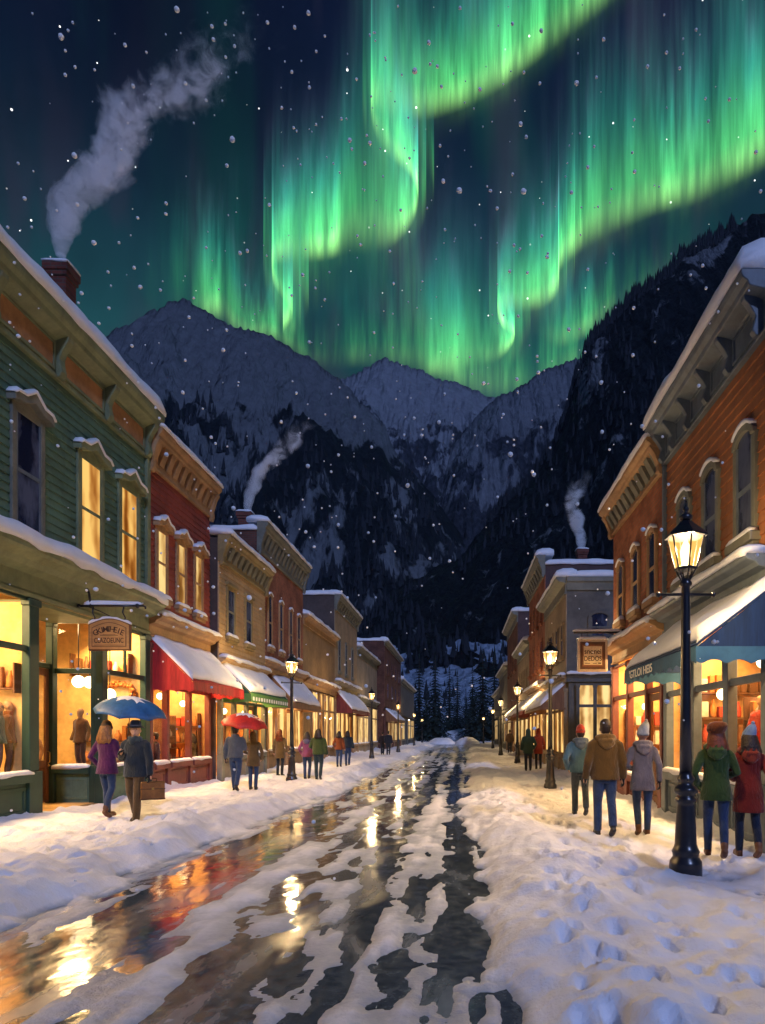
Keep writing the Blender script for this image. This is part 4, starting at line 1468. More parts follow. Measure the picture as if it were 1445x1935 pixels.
t = place(RGT, 43, 51.7, 'low tan shop past the tall red building')
shell(t, RGT, 43.02, 51.7, 3.9, 7.45, 9, GREYSIDE, 'plain', TAN, 6.75)
cornice(t, RGT, 43.02, 51.7, 6.75, 7.45, .42, GREYT, snow=.26, seed=48)
for s in (44.5, 46.2, 47.9, 49.6):
    window(t, RGT, s, 4.6, 5.9, .7, TAN, DARKPANE, 'flat', int(s), snow=False)
storefront(t, RGT, [(43.2, 46, 'window'), (46, 49, 'window'), (49, 51.5, 'window')], .7, 3.5, 2.6, TAN, GREYTAN, SHOPB, .25, seed=49, sill_snow=False)
awning(t, RGT, 44, 51, 3.7, 2.7, 1.1, .14, AWBROWN, scallop=0, seed=13)

t = place(RGT, 51.7, 63, 'tall plum brick building nearing the end of the street')
shell(t, RGT, 51.72, 63, 3.9, 10.8, 10, M('dark plum flank'), 'brick', BRICK3, 10.0)
cornice(t, RGT, 51.72, 63, 10.0, 10.8, .45, GREYT, snow=.3, seed=50)
side_snow(t, RGT, 51.72, 9, 10.8, .28, 51)
for s in (53.5, 56, 58.5, 61):
    window(t, RGT, s, 6.6, 8.4, .9, BRICK3, DARKPANE, 'flat', int(s), snow=False)
storefront(t, RGT, [(52, 55, 'window'), (55, 58, 'pier'), (58, 62.8, 'window')], .7, 3.5, 2.6, BROWNT, BRICK3, SHOPC, .28, seed=52, sill_snow=False)

t = place(RGT, 63, 76, 'narrow dark building at the far end behind the street lamps')
shell(t, RGT, 63.02, 76, 3.9, 7.85, 9, GREYSIDE, 'plain', GREYSIDE, 7.3)
cornice(t, RGT, 63.02, 76, 7.3, 7.85, .4, GREYT, snow=.3, seed=53)
storefront(t, RGT, [(63.5, 68, 'window'), (68, 72, 'pier'), (72, 75.5, 'window')], .7, 3.5, 2.6, GREYT, GREYSIDE, SHOPC, .3, seed=54, sill_snow=False)
FD = front(RGT, -.6)
t = place(FD, 76, 100, 'last dim building before the trees with no upper windows')
shell(t, FD, 76.05, 100, 3.9, 6.9, 9, GREYSIDE, 'plain', GREYSIDE, 6.4)
cornice(t, FD, 76.05, 100, 6.4, 6.9, .4, GREYT, snow=.3, seed=55)
storefront(t, FD, [(77, 82, 'window'), (82, 90, 'pier'), (90, 98, 'window')], .7, 3.4, 2.6, GREYT, GREYSIDE, SHOPC, .3, seed=56, sill_snow=False)

# =================================================================== HANGING SIGNS
SIGNW = M('honey sign board', (.42, .22, .075), .55, .2, 4, .08, 20, stretch=(1, 1, 5))
SIGNB = M('dark sign frame', (.11, .045, .02), .5, .25, 4, .08, 20)
SIGNP = M('parchment sign face', (.80, .66, .40), .6, .25, 4, .0)
INK = M('sign lettering ink', (.045, .015, .008), .6, .1, 4, 0)
# arched wooden board of the clothing shop, faces down the street
SY = 15.0
t = thing('hanging_sign', 'arched wooden sign with two lines of dark lettering hung outside the green shop', 'sign', (-7.65, SY, 4.25))
SF = Fr((-8.1, SY, 0), (1, 0, 0), (0, -1, 0))       # s from the board's west edge


def arch_prof(a, b, z0, z1, rise, n=10):
    return [(a, z0), (b, z0), (b, z1)] + [(b + (a - b) * k / n, z1 + rise * math.sin(math.pi * k / n)) for k in range(1, n)] + [(a, z1)]


bd = MB(SF).ext_d(arch_prof(0, .92, 3.44, 4.02, .13), -.035, .035).build('sign_board', SIGNB, t, bevel=.008)
MB(SF).ext_d(arch_prof(.03, .89, 3.47, 4.0, .125), .0351, .047).build('border', SIGNW, bd, bevel=.004)
MB(SF).ext_d(arch_prof(.085, .835, 3.525, 3.94, .115), .0471, .052).build('inner_border', SIGNB, bd)
MB(SF).ext_d(arch_prof(.10, .82, 3.54, 3.93, .11), .0521, .057).build('sign_face', SIGNW, bd)
for i, ch in enumerate('GKIMTHEIE'):
    u = (i - 4) / 4.0
    an = -u * .42
    text_mesh('lettering', ch, .17, INK, bd, SF.p(.46 + u * .285, .0575, 3.90 - .075 * u * u), (math.cos(an), 0, math.sin(an)), (-math.sin(an), 0, math.cos(an)), .002, .012)
text_mesh('lettering', 'CLAZOEUNC', .155, INK, bd, SF.p(.46, .0575, 3.655), (1, 0, 0), depth=.002, bold=.012, width=.64)
MB(SF).box(.27, .66, .0571, .060, 3.765, 3.775).box(.33, .60, .0571, .060, 3.783, 3.790).box(.14, .78, .0571, .060, 3.555, 3.563).build('rule_marking', INK, bd)
br = MB(SF).tube([(-.30, 0, 4.42), (1.20, 0, 4.42)], .026, 8).ball((1.06, 0, 4.42), .055, 10, 8).ball((-.22, 0, 4.42), .05, 10, 8).tube([(1.2, 0, 4.42), (1.235, 0, 4.39), (1.23, 0, 4.35)], .02, 8)
br.tube([(-.28, 0, 4.98), (-.10, 0, 4.88), (.0, 0, 4.70), (.04, 0, 4.44)], .028, 8)
for s in (.10, .76):
    br.tube([(s, 0, 4.41), (s - .03, 0, 4.28), (s + .03, 0, 4.16), (s, 0, 4.05)], .016, 6)
br.tube([(.0, 0, 4.40), (.25, 0, 4.30), (.45, 0, 4.20)], .012, 6)
br.build('bracket', IRON, t, smooth=True)
snow_ridge(SF, -.1, 1.15, -.03, .03, 4.445, .06, .0, 7, .08, .0).build('bracket_snow', SNOW, t, smooth=True)
rs = []
for k in range(13):
    x, z = .92 * k / 12, 4.022 + .13 * math.sin(math.pi * k / 12)
    e = .02 + .035 * random.random() + (.03 if k in (1, 11) else 0)
    rs.append([(x, -.035, z - .004), (x, -.03, z + e), (x, .03, z + e), (x, .045, z + e * .4), (x, .043, z - .012)])
MB(SF).rings(rs).build('sign_snow', SNOW, bd, smooth=True)

# square framed board on the orange red brick shop
SY = 18.15
t = thing('hanging_sign', 'square framed parchment sign hung from a snowy bar on the orange red brick shop', 'sign', (3.5, SY, 4.1))
SF = Fr((3.08, SY, 0), (1, 0, 0), (0, -1, 0))
bd = MB(SF).box(0, .80, -.045, .03, 3.26, 4.12).build('sign_board', M('pale sign moulding', (.62, .50, .37), .6, .2, 4, .1, 16), t, bevel=.03)
MB(SF).box(.07, .73, .0301, .042, 3.33, 4.05).build('border', SIGNB, bd, bevel=.006)
MB(SF).box(.13, .67, .0421, .05, 3.40, 3.97).build('inner_border', M('rust sign border', (.24, .095, .04), .6, .25, 5, 0), bd)
MB(SF).box(.16, .64, .0501, .056, 3.44, 3.93).build('sign_face', SIGNP, bd)
text_mesh('lettering', 'snonei', .19, INK, bd, SF.p(.40, .0565, 3.79), (1, 0, 0), depth=.002, bold=.014, width=.44)
text_mesh('lettering', 'DEDOS', .17, INK, bd, SF.p(.40, .0565, 3.60), (1, 0, 0), depth=.002, bold=.014, width=.46)
MB(SF).box(.19, .33, .0561, .06, 3.475, 3.49).box(.40, .50, .0561, .06, 3.475, 3.49).box(.54, .62, .0561, .06, 3.47, 3.50).build('rule_marking', INK, bd)
br = MB(SF).tube([(-.10, 0, 4.30), (1.20, 0, 4.30)], .028, 8).tube([(.12, 0, 4.29), (.12, 0, 4.11)], .014, 6).tube([(.68, 0, 4.29), (.68, 0, 4.11)], .014, 6).box(1.17, 1.24, -.06, .06, 4.16, 4.42)
br.tube([(1.18, 0, 4.20), (.95, 0, 4.24), (.8, 0, 4.29)], .014, 6).build('bracket', IRON, t, smooth=False)
snow_ridge(SF, -.12, 1.16, -.03, .03, 4.325, .065, .01, 17, .08, .03).build('bracket_snow', SNOW, t, smooth=True)
snow_ridge(SF, .0, .8, -.045, .03, 4.12, .05, .02, 18, .08, .03).build('sign_snow', SNOW, bd, smooth=True)

# =================================================================== STREET LAMPS
LGLASS, g = newmat('lantern glass')
tr = g.n('ShaderNodeBsdfTransparent', {'Color': (1.0, .93, .78, 1)})
em = g.n('ShaderNodeEmission', {'Color': (1.0, .49, .115, 1), 'Strength': 1.5})
mx = g.n('ShaderNodeMixShader', {0: .6, 1: tr.outputs[0], 2: em.outputs[0]})
g.out(mx.outputs[0])
LGLASS.cycles.emission_sampling = 'NONE'
FLAME = emit('gas flame', (1.0, .80, .42), 9.0)
FLAME.cycles.emission_sampling = 'NONE'


def make_lamp(label, loc):
    t = thing('street_lamp', label, 'street lamp', (0, 0, 0), 'lantern street lamps along the snowy pavements')
    MB().lathe([(.19, -.2), (.19, .10), (.185, .14), (.15, .19), (.155, .23), (.165, .25), (.14, .30), (.128, .34), (.118, .56), (.102, .80), (.098, .84), (.125, .855), (.13, .88), (.105, .91), (.10, .93), (.135, .955), (.142, .99), (.13, 1.02), (.09, 1.05), (.088, 1.09), (.105, 1.11), (.105, 1.13), (.078, 1.17), (.074, 1.2)], 24).build('lamp_base', IRON, t, smooth=True)
    q = MB().lathe([(.072, 1.2), (.062, 1.9), (.052, 3.30), (.05, 3.42), (.07, 3.44), (.075, 3.46), (.055, 3.50), (.045, 3.52)], 20)
    q.tube([(-.32, 0, 3.33), (.32, 0, 3.33)], .018, 8).ball((-.33, 0, 3.33), .035, 8, 6).ball((.33, 0, 3.33), .035, 8, 6)
    q.build('post', IRON, t, smooth=True)
    f = MB()
    N6 = 6

    def hexp(r, z, off=.5):
        return [(r * math.cos(2 * math.pi * (i + off) / N6), r * math.sin(2 * math.pi * (i + off) / N6), z) for i in range(N6)]
    f.rings([hexp(.05, 3.50), hexp(.06, 3.515)])
    for i in range(N6):
        a = 2 * math.pi * (i + .5) / N6
        f.tube([(.05 * math.cos(a), .05 * math.sin(a), 3.50), (.115 * math.cos(a), .115 * math.sin(a), 3.625)], .010, 6)
        f.tube([(.125 * math.cos(a), .125 * math.sin(a), 3.65), (.215 * math.cos(a), .215 * math.sin(a), 4.02)], .011, 6)
    f.rings([hexp(.12, 3.62), hexp(.135, 3.625), hexp(.135, 3.65), hexp(.12, 3.655)])
    f.rings([hexp(.20, 4.01), hexp(.255, 4.012), hexp(.258, 4.035), hexp(.235, 4.06), hexp(.15, 4.13), hexp(.075, 4.20), hexp(.05, 4.215)])
    lan = f.build('lantern', IRON, t)
    MB().lathe([(.05, 4.21), (.075, 4.235), (.08, 4.265), (.05, 4.295), (.02, 4.31), (.02, 4.325), (.036, 4.345), (.036, 4.365), (.015, 4.39), (.008, 4.43)], 14).build('finial', IRON, lan, smooth=True)
    MB().rings([hexp(.122, 3.656), hexp(.208, 4.008)], cap=False).build('lantern_glass', LGLASS, lan)
    MB().lathe([(.012, 3.66), (.03, 3.69), (.062, 3.78), (.066, 3.85), (.045, 3.92), (.012, 3.99)], 12).build('flame', FLAME, lan, smooth=True)
    l = bpy.data.lights.new('lamp_light', 'POINT')
    l.energy = LAMP_W
    l.shadow_soft_size = .10
    l.color = (1.0, .73, .40)
    lo = bpy.data.objects.new('lamp_light', l)
    COL.objects.link(lo)
    lo.location = (0, 0, 3.84)
    lo.parent = t
    return t


LAMP_W = 2300
lamp_spots = [  # x, y, turn, label
    (2.70, 8.25, 0, 'large lit street lamp before the navy awning shop'),
    (2.62, 20.1, .3, 'lit street lamp standing beside the man in the blue grey jacket'),
    (2.95, 35.7, .2, 'lit street lamp beyond the pair in green and orange red coats'),
    (2.95, 50.5, .1, 'thin lit street lamp past the tan and red buildings on the sidewalk'),
    (3.3, 70.5, .4, 'small far lit street lamp close to the last dim buildings'),
    (3.5, 105, .4, 'tiny far street lamp before the big conifer'),
    (-5.66, 23.06, .5, 'lit street lamp between the person in the brown coat and the pink coat'),
    (-5.33, 41.25, .2, 'lit street lamp outside the maroon awning'),
    (-5.26, 58, .1, 'lit street lamp outside the far red brick block'),
    (-5.8, 86, .3, 'small far lit street lamp outside the dim low building'),
    (-6.6, 118, .3, 'tiny far street lamp beside the slim conifers')]
lamp0 = make_lamp(lamp_spots[0][3], None)
for i, (x, y, rz, lb) in enumerate(lamp_spots):
    o = lamp0 if i == 0 else copy_tree(lamp0)
    o.location = (x, y, 0.0 if y > 12 else gz(x + .3, y) * .3 - .0)
    o.rotation_euler = (0, 0, rz)
    o['label'] = lb

# =================================================================== PEOPLE
SKIN = M('skin', (.52, .30, .20), .5, .08, 8, 0)


def cloth(name, c, v=.18, s=5.0):
    nm = 'cloth ' + name
    if nm in MATS:
        return MATS[nm]
    c = tuple(x * .72 for x in c)
    m, g = newmat(nm)
    p = g.n('ShaderNodeTexCoord').outputs['Object']
    n1 = g.noise(p, s, 5, .6)
    col = g.mix(g.ramp(n1, .32, .68), c4(tuple(x * (1 - v) for x in c)), c4(tuple(x * (1 + v) for x in c)))
    b = g.n('ShaderNodeBsdfPrincipled', {'Base Color': col, 'Roughness': .9, 'Specular IOR Level': .15, 'Sheen Weight': .25, 'Sheen Roughness': .5})
    fold = g.noise(g.map(p, (1, 1, .45)), 11, 3, .6, 1.2)
    wv = g.noise(p, 90, 2, .5)
    b1 = g.bump(fold, .75, .035)
    nb = g.n('ShaderNodeBump', {'Height': wv, 'Strength': .3, 'Distance': .004, 'Normal': b1}).outputs[0]
    g.t.links.new(nb, b.inputs['Normal'])
    g.out(b.outputs[0])
    MATS[nm] = m
    return m


JEANS = cloth('blue jeans', (.035, .065, .15))
DARKT = cloth('charcoal trousers', (.03, .036, .05))
BROWNT_ = cloth('brown trousers', (.13, .08, .035))
BOOTB = M('brown boot leather', (.13, .05, .02), .45, .3, 8, .2, 40)
BOOTK = M('black shoe leather', (.014, .014, .016), .4, .3, 8, .1, 40)
GLOVEK = cloth('black glove', (.012, .012, .016))
HAIRD = M('dark brown hair', (.022, .012, .008), .5, .4, 12, .6, 40, stretch=(6, 6, .8))
HAIRB = M('chestnut blond hair', (.26, .11, .032), .5, .45, 10, .7, 30, stretch=(6, 6, .8))


def remesh(o, vox, it=3):
    m = o.modifiers.new('remesh', 'REMESH')
    m.mode, m.voxel_size, m.use_smooth_shade = 'VOXEL', vox, True
    s = o.modifiers.new('smooth', 'SMOOTH')
    s.factor, s.iterations = .5, it


ARMS = {'down': ((.265, -.05, 1.13), (.285, .05, .885)), 'pocket': ((.31, -.09, 1.12), (.235, .09, .93)), 'front': ((.25, .02, 1.13), (.11, .24, 1.23)),
        'link': ((.29, .0, 1.14), (.15, .19, 1.07)), 'carry': ((.265, .0, 1.12), (.29, .03, .86)), 'swing': ((.25, -.14, 1.15), (.26, -.10, .90)), 'reach': ((.28, .10, 1.16), (.30, .25, 1.0))}


def hand(mb, w, e, side, r=.0095, k=1.0, curl=.5):
    """palm, four bent fingers of unequal length and a thumb from the side of the palm"""
    w, e = Vector(w), Vector(e)
    a = (w - e).normalized()                     # along the forearm
    f = Vector((0, 1, 0))
    f = (f - a * f.dot(a)).normalized()          # towards the thumb
    n = a.cross(f).normalized() * (1 if side < 0 else -1)
    if n.x * side > 0:
        n = -n                                    # palm faces the thigh
    P = lambda x, y, z: w + a * x * k + f * y * k + n * z * k
    rs = []
    for x, hw, ht in ((-.02, .026, .024), (.01, .032, .022), (.05, .041, .019), (.085, .041, .016), (.098, .036, .013)):
        rs.append([tuple(P(x, hw * math.cos(t) , ht * math.sin(t))) for t in [2 * math.pi * i / 10 for i in range(10)]])
    mb.rings(rs)
    for i, (y, L) in enumerate(((.031, .070), (.011, .078), (-.010, .072), (-.030, .056))):
        c = curl * (1 + .15 * i)
        p0, p1 = P(.085, y, 0), P(.085 + L * .45, y * 1.08, L * .20 * c)
        p2 = P(.085 + L * (.45 + .3 * (1 - c * .5)), y * 1.08, L * (.20 + .38) * c)
        p3 = P(.085 + L * (.45 + .3 * (1 - c * .5) + .12 * (1 - c)), y * 1.05, L * (.58 + .26) * c)
        mb.tube([p0, p1, p2, p3], [r * 1.05, r, r * .92, r * .72], 7)
    mb.tube([P(.02, .022, .004), P(.052, .056, .014), P(.082, .066, .026)], [r * 1.35, r * 1.15, r * .85], 7)


def person(label, x, y, H, rz, coat, pants, shoes, hem=.80, female=False, arms=('down', 'down'), stride=.0, hood=None, collar=None, hat=None, hair=None, gloves=None, boots_h=.12,
           scarf=None, vox=.013, group='people strolling along the sidewalks', name='person', cat='person', face=False, hands=True, skin=None, head_turn=0.0, lift=0.0):
    k = H / 1.75
    sk = skin or SKIN
    hw = .085
    step = stride
    feet = {-1: Vector((-hw, step, .0)), 1: Vector((hw, -step, .0))}
    hip = {s: Vector((s * .09, 0, .90)) for s in (-1, 1)}
    heel = {s: (.095 if feet[s].y < -.05 else 0.0) * min(1, abs(step) / .16) for s in (-1, 1)}
    ank = {s: feet[s] + Vector((0, -.03 + heel[s] * .5, .09 + heel[s])) for s in (-1, 1)}
    knee = {s: (hip[s] + ank[s]) / 2 + Vector((s * .005, .035 + (.05 if heel[s] else 0), .0)) for s in (-1, 1)}
    sw = .165 if female else .185
    sh = {s: Vector((s * sw, -.005, 1.40)) for s in (-1, 1)}
    arm = {}
    for s, nm in ((-1, arms[0]), (1, arms[1])):
        e, w = ARMS[nm]
        arm[s] = (Vector((e[0] * s, e[1], e[2])), Vector((w[0] * s, w[1], w[2])))
        if female:
            arm[s][0].x *= .92
            arm[s][1].x *= .94

    def scaled(mb):
        mb.v = [(a * k, b * k, c * k) for a, b, c in mb.v]
        return mb
    b = MB()
    ct, st = math.cos(head_turn), math.sin(head_turn)
    hp = lambda a, c: (a * ct - c * st, a * st + c * ct)
    rows = [(0, .045, 1.515, .022, .030), (0, .040, 1.530, .046, .060), (0, .022, 1.56, .062, .078), (0, .008, 1.60, .071, .090), (0, .0, 1.64, .076, .097), (0, -.006, 1.68, .073, .094), (0, -.012, 1.715, .060, .078), (0, -.014, 1.738, .038, .050), (0, -.014, 1.748, .012, .018)]
    b.loft([(*hp(r[0], r[1]), r[2], r[3], r[4]) for r in rows], 16)
    nx, ny = hp(0, .104)
    b.ball((nx, ny, 1.605), (.013, .018, .022), 8, 6)
    mx, my = hp(0, .090)
    b.ball((mx, my, 1.555), (.024, .016, .012), 8, 6)
    for s in (-1, 1):
        ex, ey = hp(s * .078, -.005)
        b.ball((ex, ey, 1.61), (.013, .024, .034), 8, 6)
        bx, by = hp(s * .032, .088)
        b.ball((bx, by, 1.655), (.026, .014, .010), 8, 6)
    b.tube([(0, -.01, 1.38), (0, .0, 1.46), (0, .012, 1.56)], [.075, .058, .056], 12)
    b.loft([(0, 0, .86, .13, .09), (0, 0, .95, .15, .10), (0, 0, 1.08, .13, .09), (0, 0, 1.25, .15, .10), (0, -.01, 1.38, .15, .09), (0, -.01, 1.44, .08, .06)], 14)
    for s in (-1, 1):
        e, w = arm[s]
        b.tube([sh[s], e, w], [.052, .042, .028], 10)
        b.tube([hip[s], knee[s], ank[s]], [.078, .052, .038], 10)
        b.tube([ank[s], feet[s] + Vector((0, -.04 + heel[s] * .4, .04 + heel[s] * .8)), feet[s] + Vector((0, .14, .035))], [.038, .036, .026], 8)
        if hands and gloves is None and vox < .02:
            hand(b, w, e, s)
        elif hands:
            b.ball(tuple(w + (w - e).normalized() * .06), (.03, .035, .06), 8, 6)
    p = scaled(b).build(name, sk, None, smooth=True)
    remesh(p, max(.008, vox * .75), 2)
    tag(p, label, cat, group)
    # coat and sleeves
    c = MB()
    if female:
        rows = [(0, -.01, 1.475, .070, .065), (0, -.012, 1.445, .115, .085), (0, -.012, 1.405, .172, .108), (0, -.005, 1.32, .182, .125), (0, 0, 1.16, .160, .118), (0, 0, 1.05, .168, .126), (0, 0, .92, .192, .150), (0, 0, hem + .02, .208, .172), (0, 0, hem, .205, .170), (0, 0, hem + .02, .18, .14)]
    else:
        rows = [(0, -.01, 1.485, .078, .072), (0, -.012, 1.455, .125, .092), (0, -.012, 1.410, .198, .116), (0, -.005, 1.32, .210, .136), (0, 0, 1.16, .202, .138), (0, 0, 1.0, .203, .142), (0, 0, hem + .02, .214, .155), (0, 0, hem, .212, .153), (0, 0, hem + .02, .19, .13)]
    c.loft(rows, 20)
    a = .074 if not female else .064
    for s in (-1, 1):
        e, w = arm[s]
        c.tube([sh[s] + Vector((-s * .05, 0, .02)), sh[s] + Vector((s * .012, 0, -.03)), (sh[s] * .45 + e * .55), e, e * .4 + w * .6, w + (w - e) * .06], [a * .9, a * 1.02, a * .95, a * .86, a * .78, a * .74], 12)
    co_ = scaled(c).build('coat', coat, p, smooth=True)
    remesh(co_, vox, 4)
    # the open back seam and the hem band of the coat
    # trousers
    q = MB()
    q.loft([(0, 0, .80, .14, .105), (0, 0, .88, .155, .115), (0, 0, 1.0, .15, .11)], 14)
    for s in (-1, 1):
        f0 = .088 if not female else .080
        q.tube([hip[s] + Vector((0, 0, .03)), hip[s] * .55 + knee[s] * .45, knee[s], knee[s] * .45 + ank[s] * .55 + Vector((0, -.015, 0)), ank[s] + Vector((0, 0, -.02))], [f0 * 1.05, f0, f0 * .78, f0 * .74, f0 * (.62 if female else .70)], 12)
    tr_ = scaled(q).build('trousers', pants, p, smooth=True)
    remesh(tr_, vox, 3)
    for s in (-1, 1):
        f = feet[s]
        m = MB()
        hz = heel[s]
        m.tube([f + Vector((0, -.085 + hz * .5, .045 + hz)), f + Vector((0, -.05 + hz * .4, .045 + hz * .8)), f + Vector((0, .04, .045 + hz * .3)), f + Vector((0, .12, .036)), f + Vector((0, .165, .030))], [.030, .046, .047, .043, .022], 12)
        m.box(f.x - .04, f.x + .04, f.y - .085, f.y + .15, .0 + hz * .5, .025 + hz * .5) if hz == 0 else None
        m.tube([ank[s] + Vector((0, 0, -.04)), ank[s], ank[s] + (knee[s] - ank[s]).normalized() * boots_h], [.048, .050, .060 if boots_h > .15 else .048], 12)
        bo = scaled(m).build('boot', shoes, p, smooth=True)
        remesh(bo, max(.009, vox * .8), 2)
    if gloves is not None:
        for s in (-1, 1):
            e, w = arm[s]
            m = MB()
            if vox < .02:
                hand(m, w, e, s, .0125, 1.12)
                m.tube([w - (w - e).normalized() * .03, w + (w - e).normalized() * .03], [.040, .034], 10)
            else:
                m.ball(tuple(w + (w - e).normalized() * .06), (.036, .04, .07), 8, 6)
            go = scaled(m).build('glove', gloves, p, smooth=True)
            remesh(go, .009 if vox < .02 else .02, 1)
    if hood is not None and hood != 'up':
        # hood lying on the shoulders: a thick collar and a pouch at the back
        m = MB()
        ring = []
        for i in range(21):
            an = 2 * math.pi * i / 20
            rr = .118
            ring.append((rr * math.cos(an), -.012 + rr * .95 * math.sin(an), 1.475 + .022 * math.sin(an) * -1))
        m.tube(ring, .048, 10)
        m.ball((0, -.125, 1.415), (.128, .052, .098), 14, 10)
        m.ball((0, -.148, 1.385), (.08, .035, .085), 12, 8)
        m.tube([(-.125, -.06, 1.46), (-.06, -.165, 1.44), (.06, -.165, 1.44), (.125, -.06, 1.46)], .030, 8)
        ho = scaled(m).build('hood', hood, p, smooth=True)
        remesh(ho, max(.011, vox * .9), 2)
    if hood == 'up':
        m = MB()
        m.loft([(0, -.02, 1.40, .14, .11), (0, -.02, 1.47, .115, .115), (0, -.022, 1.56, .108, .125), (0, -.02, 1.64, .112, .130), (0, -.025, 1.71, .098, .115), (0, -.03, 1.765, .06, .075), (0, -.03, 1.785, .02, .03)], 14)
        ho = scaled(m).build('hood', coat, p, smooth=True)
        remesh(ho, vox, 2)
    if collar is not None:
        m = MB()
        m.loft([(0, -.012, 1.43, .135, .10), (0, -.01, 1.47, .105, .095), (0, -.005, 1.515, .088, .088), (0, -.005, 1.525, .08, .08)], 14)
        scaled(m).build('collar', collar, p, smooth=True)
    if scarf is not None:
        m = MB()
        ring = [(.082 * math.cos(2 * math.pi * i / 16), .012 + .085 * math.sin(2 * math.pi * i / 16), 1.475 + .012 * math.sin(i * 1.3)) for i in range(17)]
        m.tube(ring, .040, 8)
        m.ball((.0, .105, 1.435), (.06, .04, .07), 10, 8)
        m.ball((-.09, .05, 1.45), (.055, .06, .05), 10, 8)
        so = scaled(m).build('scarf', scarf, p, smooth=True)
        remesh(so, max(.011, vox), 2)
    if hair is not None:
        mat_, L = hair
        m = MB()
        if L == 'short':
            m.loft([(0, -.045, 1.535, .050, .045), (0, -.038, 1.58, .072, .068), (0, -.030, 1.63, .083, .088), (0, -.018, 1.68, .086, .104), (0, -.014, 1.725, .076, .094), (0, -.014, 1.757, .045, .06), (0, -.014, 1.768, .015, .02)], 16)
        else:
            z0 = L
            m.loft([(0, -.10, z0, .02, .02), (0, -.11, z0 + .02, .09, .045), (0, -.10, z0 + .08, .125, .07), (0, -.075, 1.46, .125, .085), (0, -.05, 1.56, .108, .088), (0, -.03, 1.64, .098, .095), (0, -.015, 1.70, .086, .098), (0, -.012, 1.745, .058, .07), (0, -.012, 1.768, .015, .02)], 18)
            for i in range(9):
                an = math.pi * (1.08 + .84 * i / 8)
                m.tube([(.09 * math.cos(an), -.02 + .09 * math.sin(an), 1.68), (.105 * math.cos(an), -.05 + .09 * math.sin(an), 1.56), (.125 * math.cos(an) + .012 * (-1) ** i, -.075 + .075 * math.sin(an), 1.44), (.115 * math.cos(an), -.085 + .05 * math.sin(an), z0 + .05 - .03 * (i % 3))], [.018, .026, .028, .012], 7)
        ha = scaled(m).build('hair', mat_, p, smooth=True)
        remesh(ha, max(.010, vox * .9), 1)
    if hat is not None:
        kind, hm = hat[0], hat[1]
        m = MB()
        if kind == 'beanie':
            m.loft([(0, -.01, 1.625, .088, .106), (0, -.012, 1.655, .096, .114), (0, -.012, 1.675, .095, .113), (0, -.012, 1.678, .089, .107), (0, -.014, 1.73, .082, .098), (0, -.016, 1.775, .060, .072), (0, -.018, 1.80, .028, .034), (0, -.018, 1.805, .006, .008)], 18)
            ho = scaled(m).build('hat', hm, p, smooth=True)
            if len(hat) > 2:
                mp_ = MB().ball((0.0, -.02, 1.825), .036, 12, 8, .08)
                scaled(mp_).build('pompom', hat[2], ho, smooth=True)
        elif kind == 'slouch':
            m.loft([(0, -.01, 1.61, .090, .108), (0, -.012, 1.645, .096, .116), (0, -.03, 1.70, .125, .140), (.01, -.05, 1.76, .135, .135), (.02, -.06, 1.80, .105, .10), (.02, -.06, 1.82, .04, .04)], 18)
            scaled(m).build('hat', hm, p, smooth=True)
        elif kind == 'pointed':
            m.loft([(0, -.01, 1.61, .092, .110), (0, -.012, 1.65, .100, .116), (0, -.012, 1.665, .094, .11), (.01, -.016, 1.73, .09, .10), (.03, -.02, 1.79, .068, .07), (.045, -.02, 1.83, .04, .04), (.05, -.02, 1.85, .012, .012)], 18)
            ho = scaled(m).build('hat', hm, p, smooth=True)
            scaled(MB().ball((.052, -.02, 1.855), .026, 10, 7, .08)).build('pompom', hm, ho, smooth=True)
        elif kind == 'brim':
            m.loft([(0, 0, 1.672, .09, .11), (0, 0, 1.665, .13, .155), (0, 0, 1.674, .137, .163), (0, 0, 1.682, .13, .152), (0, -.005, 1.688, .089, .108), (0, -.005, 1.745, .086, .104), (0, -.005, 1.785, .072, .09), (0, -.005, 1.80, .045, .06), (0, -.005, 1.795, .012, .03)], 20)
            ho = scaled(m).build('hat', hm, p, smooth=True)
            m2 = MB().loft([(0, -.005, 1.690, .091, .110), (0, -.005, 1.715, .0895, .1085)], 20)
            scaled(m2).build('hat_band', M('grey hat band', (.10, .10, .11), .7, .1, 6, 0), ho, smooth=True)
    if face:
        for s in (-1, 1):
            ex, ey = hp(s * .030, .088)
            scaled(MB().ball((ex, ey, 1.638), (.012, .008, .007), 8, 6)).build('eye', BOOTK, p, smooth=True)
        ex, ey = hp(0, .101)
        scaled(MB().ball((ex, ey, 1.553), (.020, .006, .004), 8, 6)).build('mouth', M('lips', (.25, .10, .08), .5, .1, 5, 0), p, smooth=True)
    p.location = (x, y, gz(x, y) + lift)
    p.rotation_euler = (0, 0, rz)
    return p


def C(n, *c):
    return cloth(n, c)


PURPLE, NAVYC = C('plum coat', .115, .022, .10), C('charcoal navy coat', .030, .042, .055)
A = R(1)
# couple under the blue umbrella
person('woman with long chestnut hair in a plum coat and boots under the blue umbrella', -6.42, 12.50, 1.72, -12 * A, PURPLE, JEANS, BOOTB, .80, True, ('pocket', 'front'), .16, hair=(HAIRB, 1.36), boots_h=.30,
       hat=('beanie', M('brown knit', (.10, .06, .03), .9, .2, 30, .4, 60)))
man = person('man facing us in a charcoal coat, scarf and brimmed hat, carrying a brown briefcase', -5.84, 12.36, 1.80, 172 * A, NAVYC, BROWNT_, BOOTK, .80, False, ('carry', 'front'), .15, scarf=cloth('slate scarf', (.06, .085, .095)), hat=('brim', cloth('black felt', (.016, .02, .03))), gloves=GLOVEK, face=True, head_turn=.45)
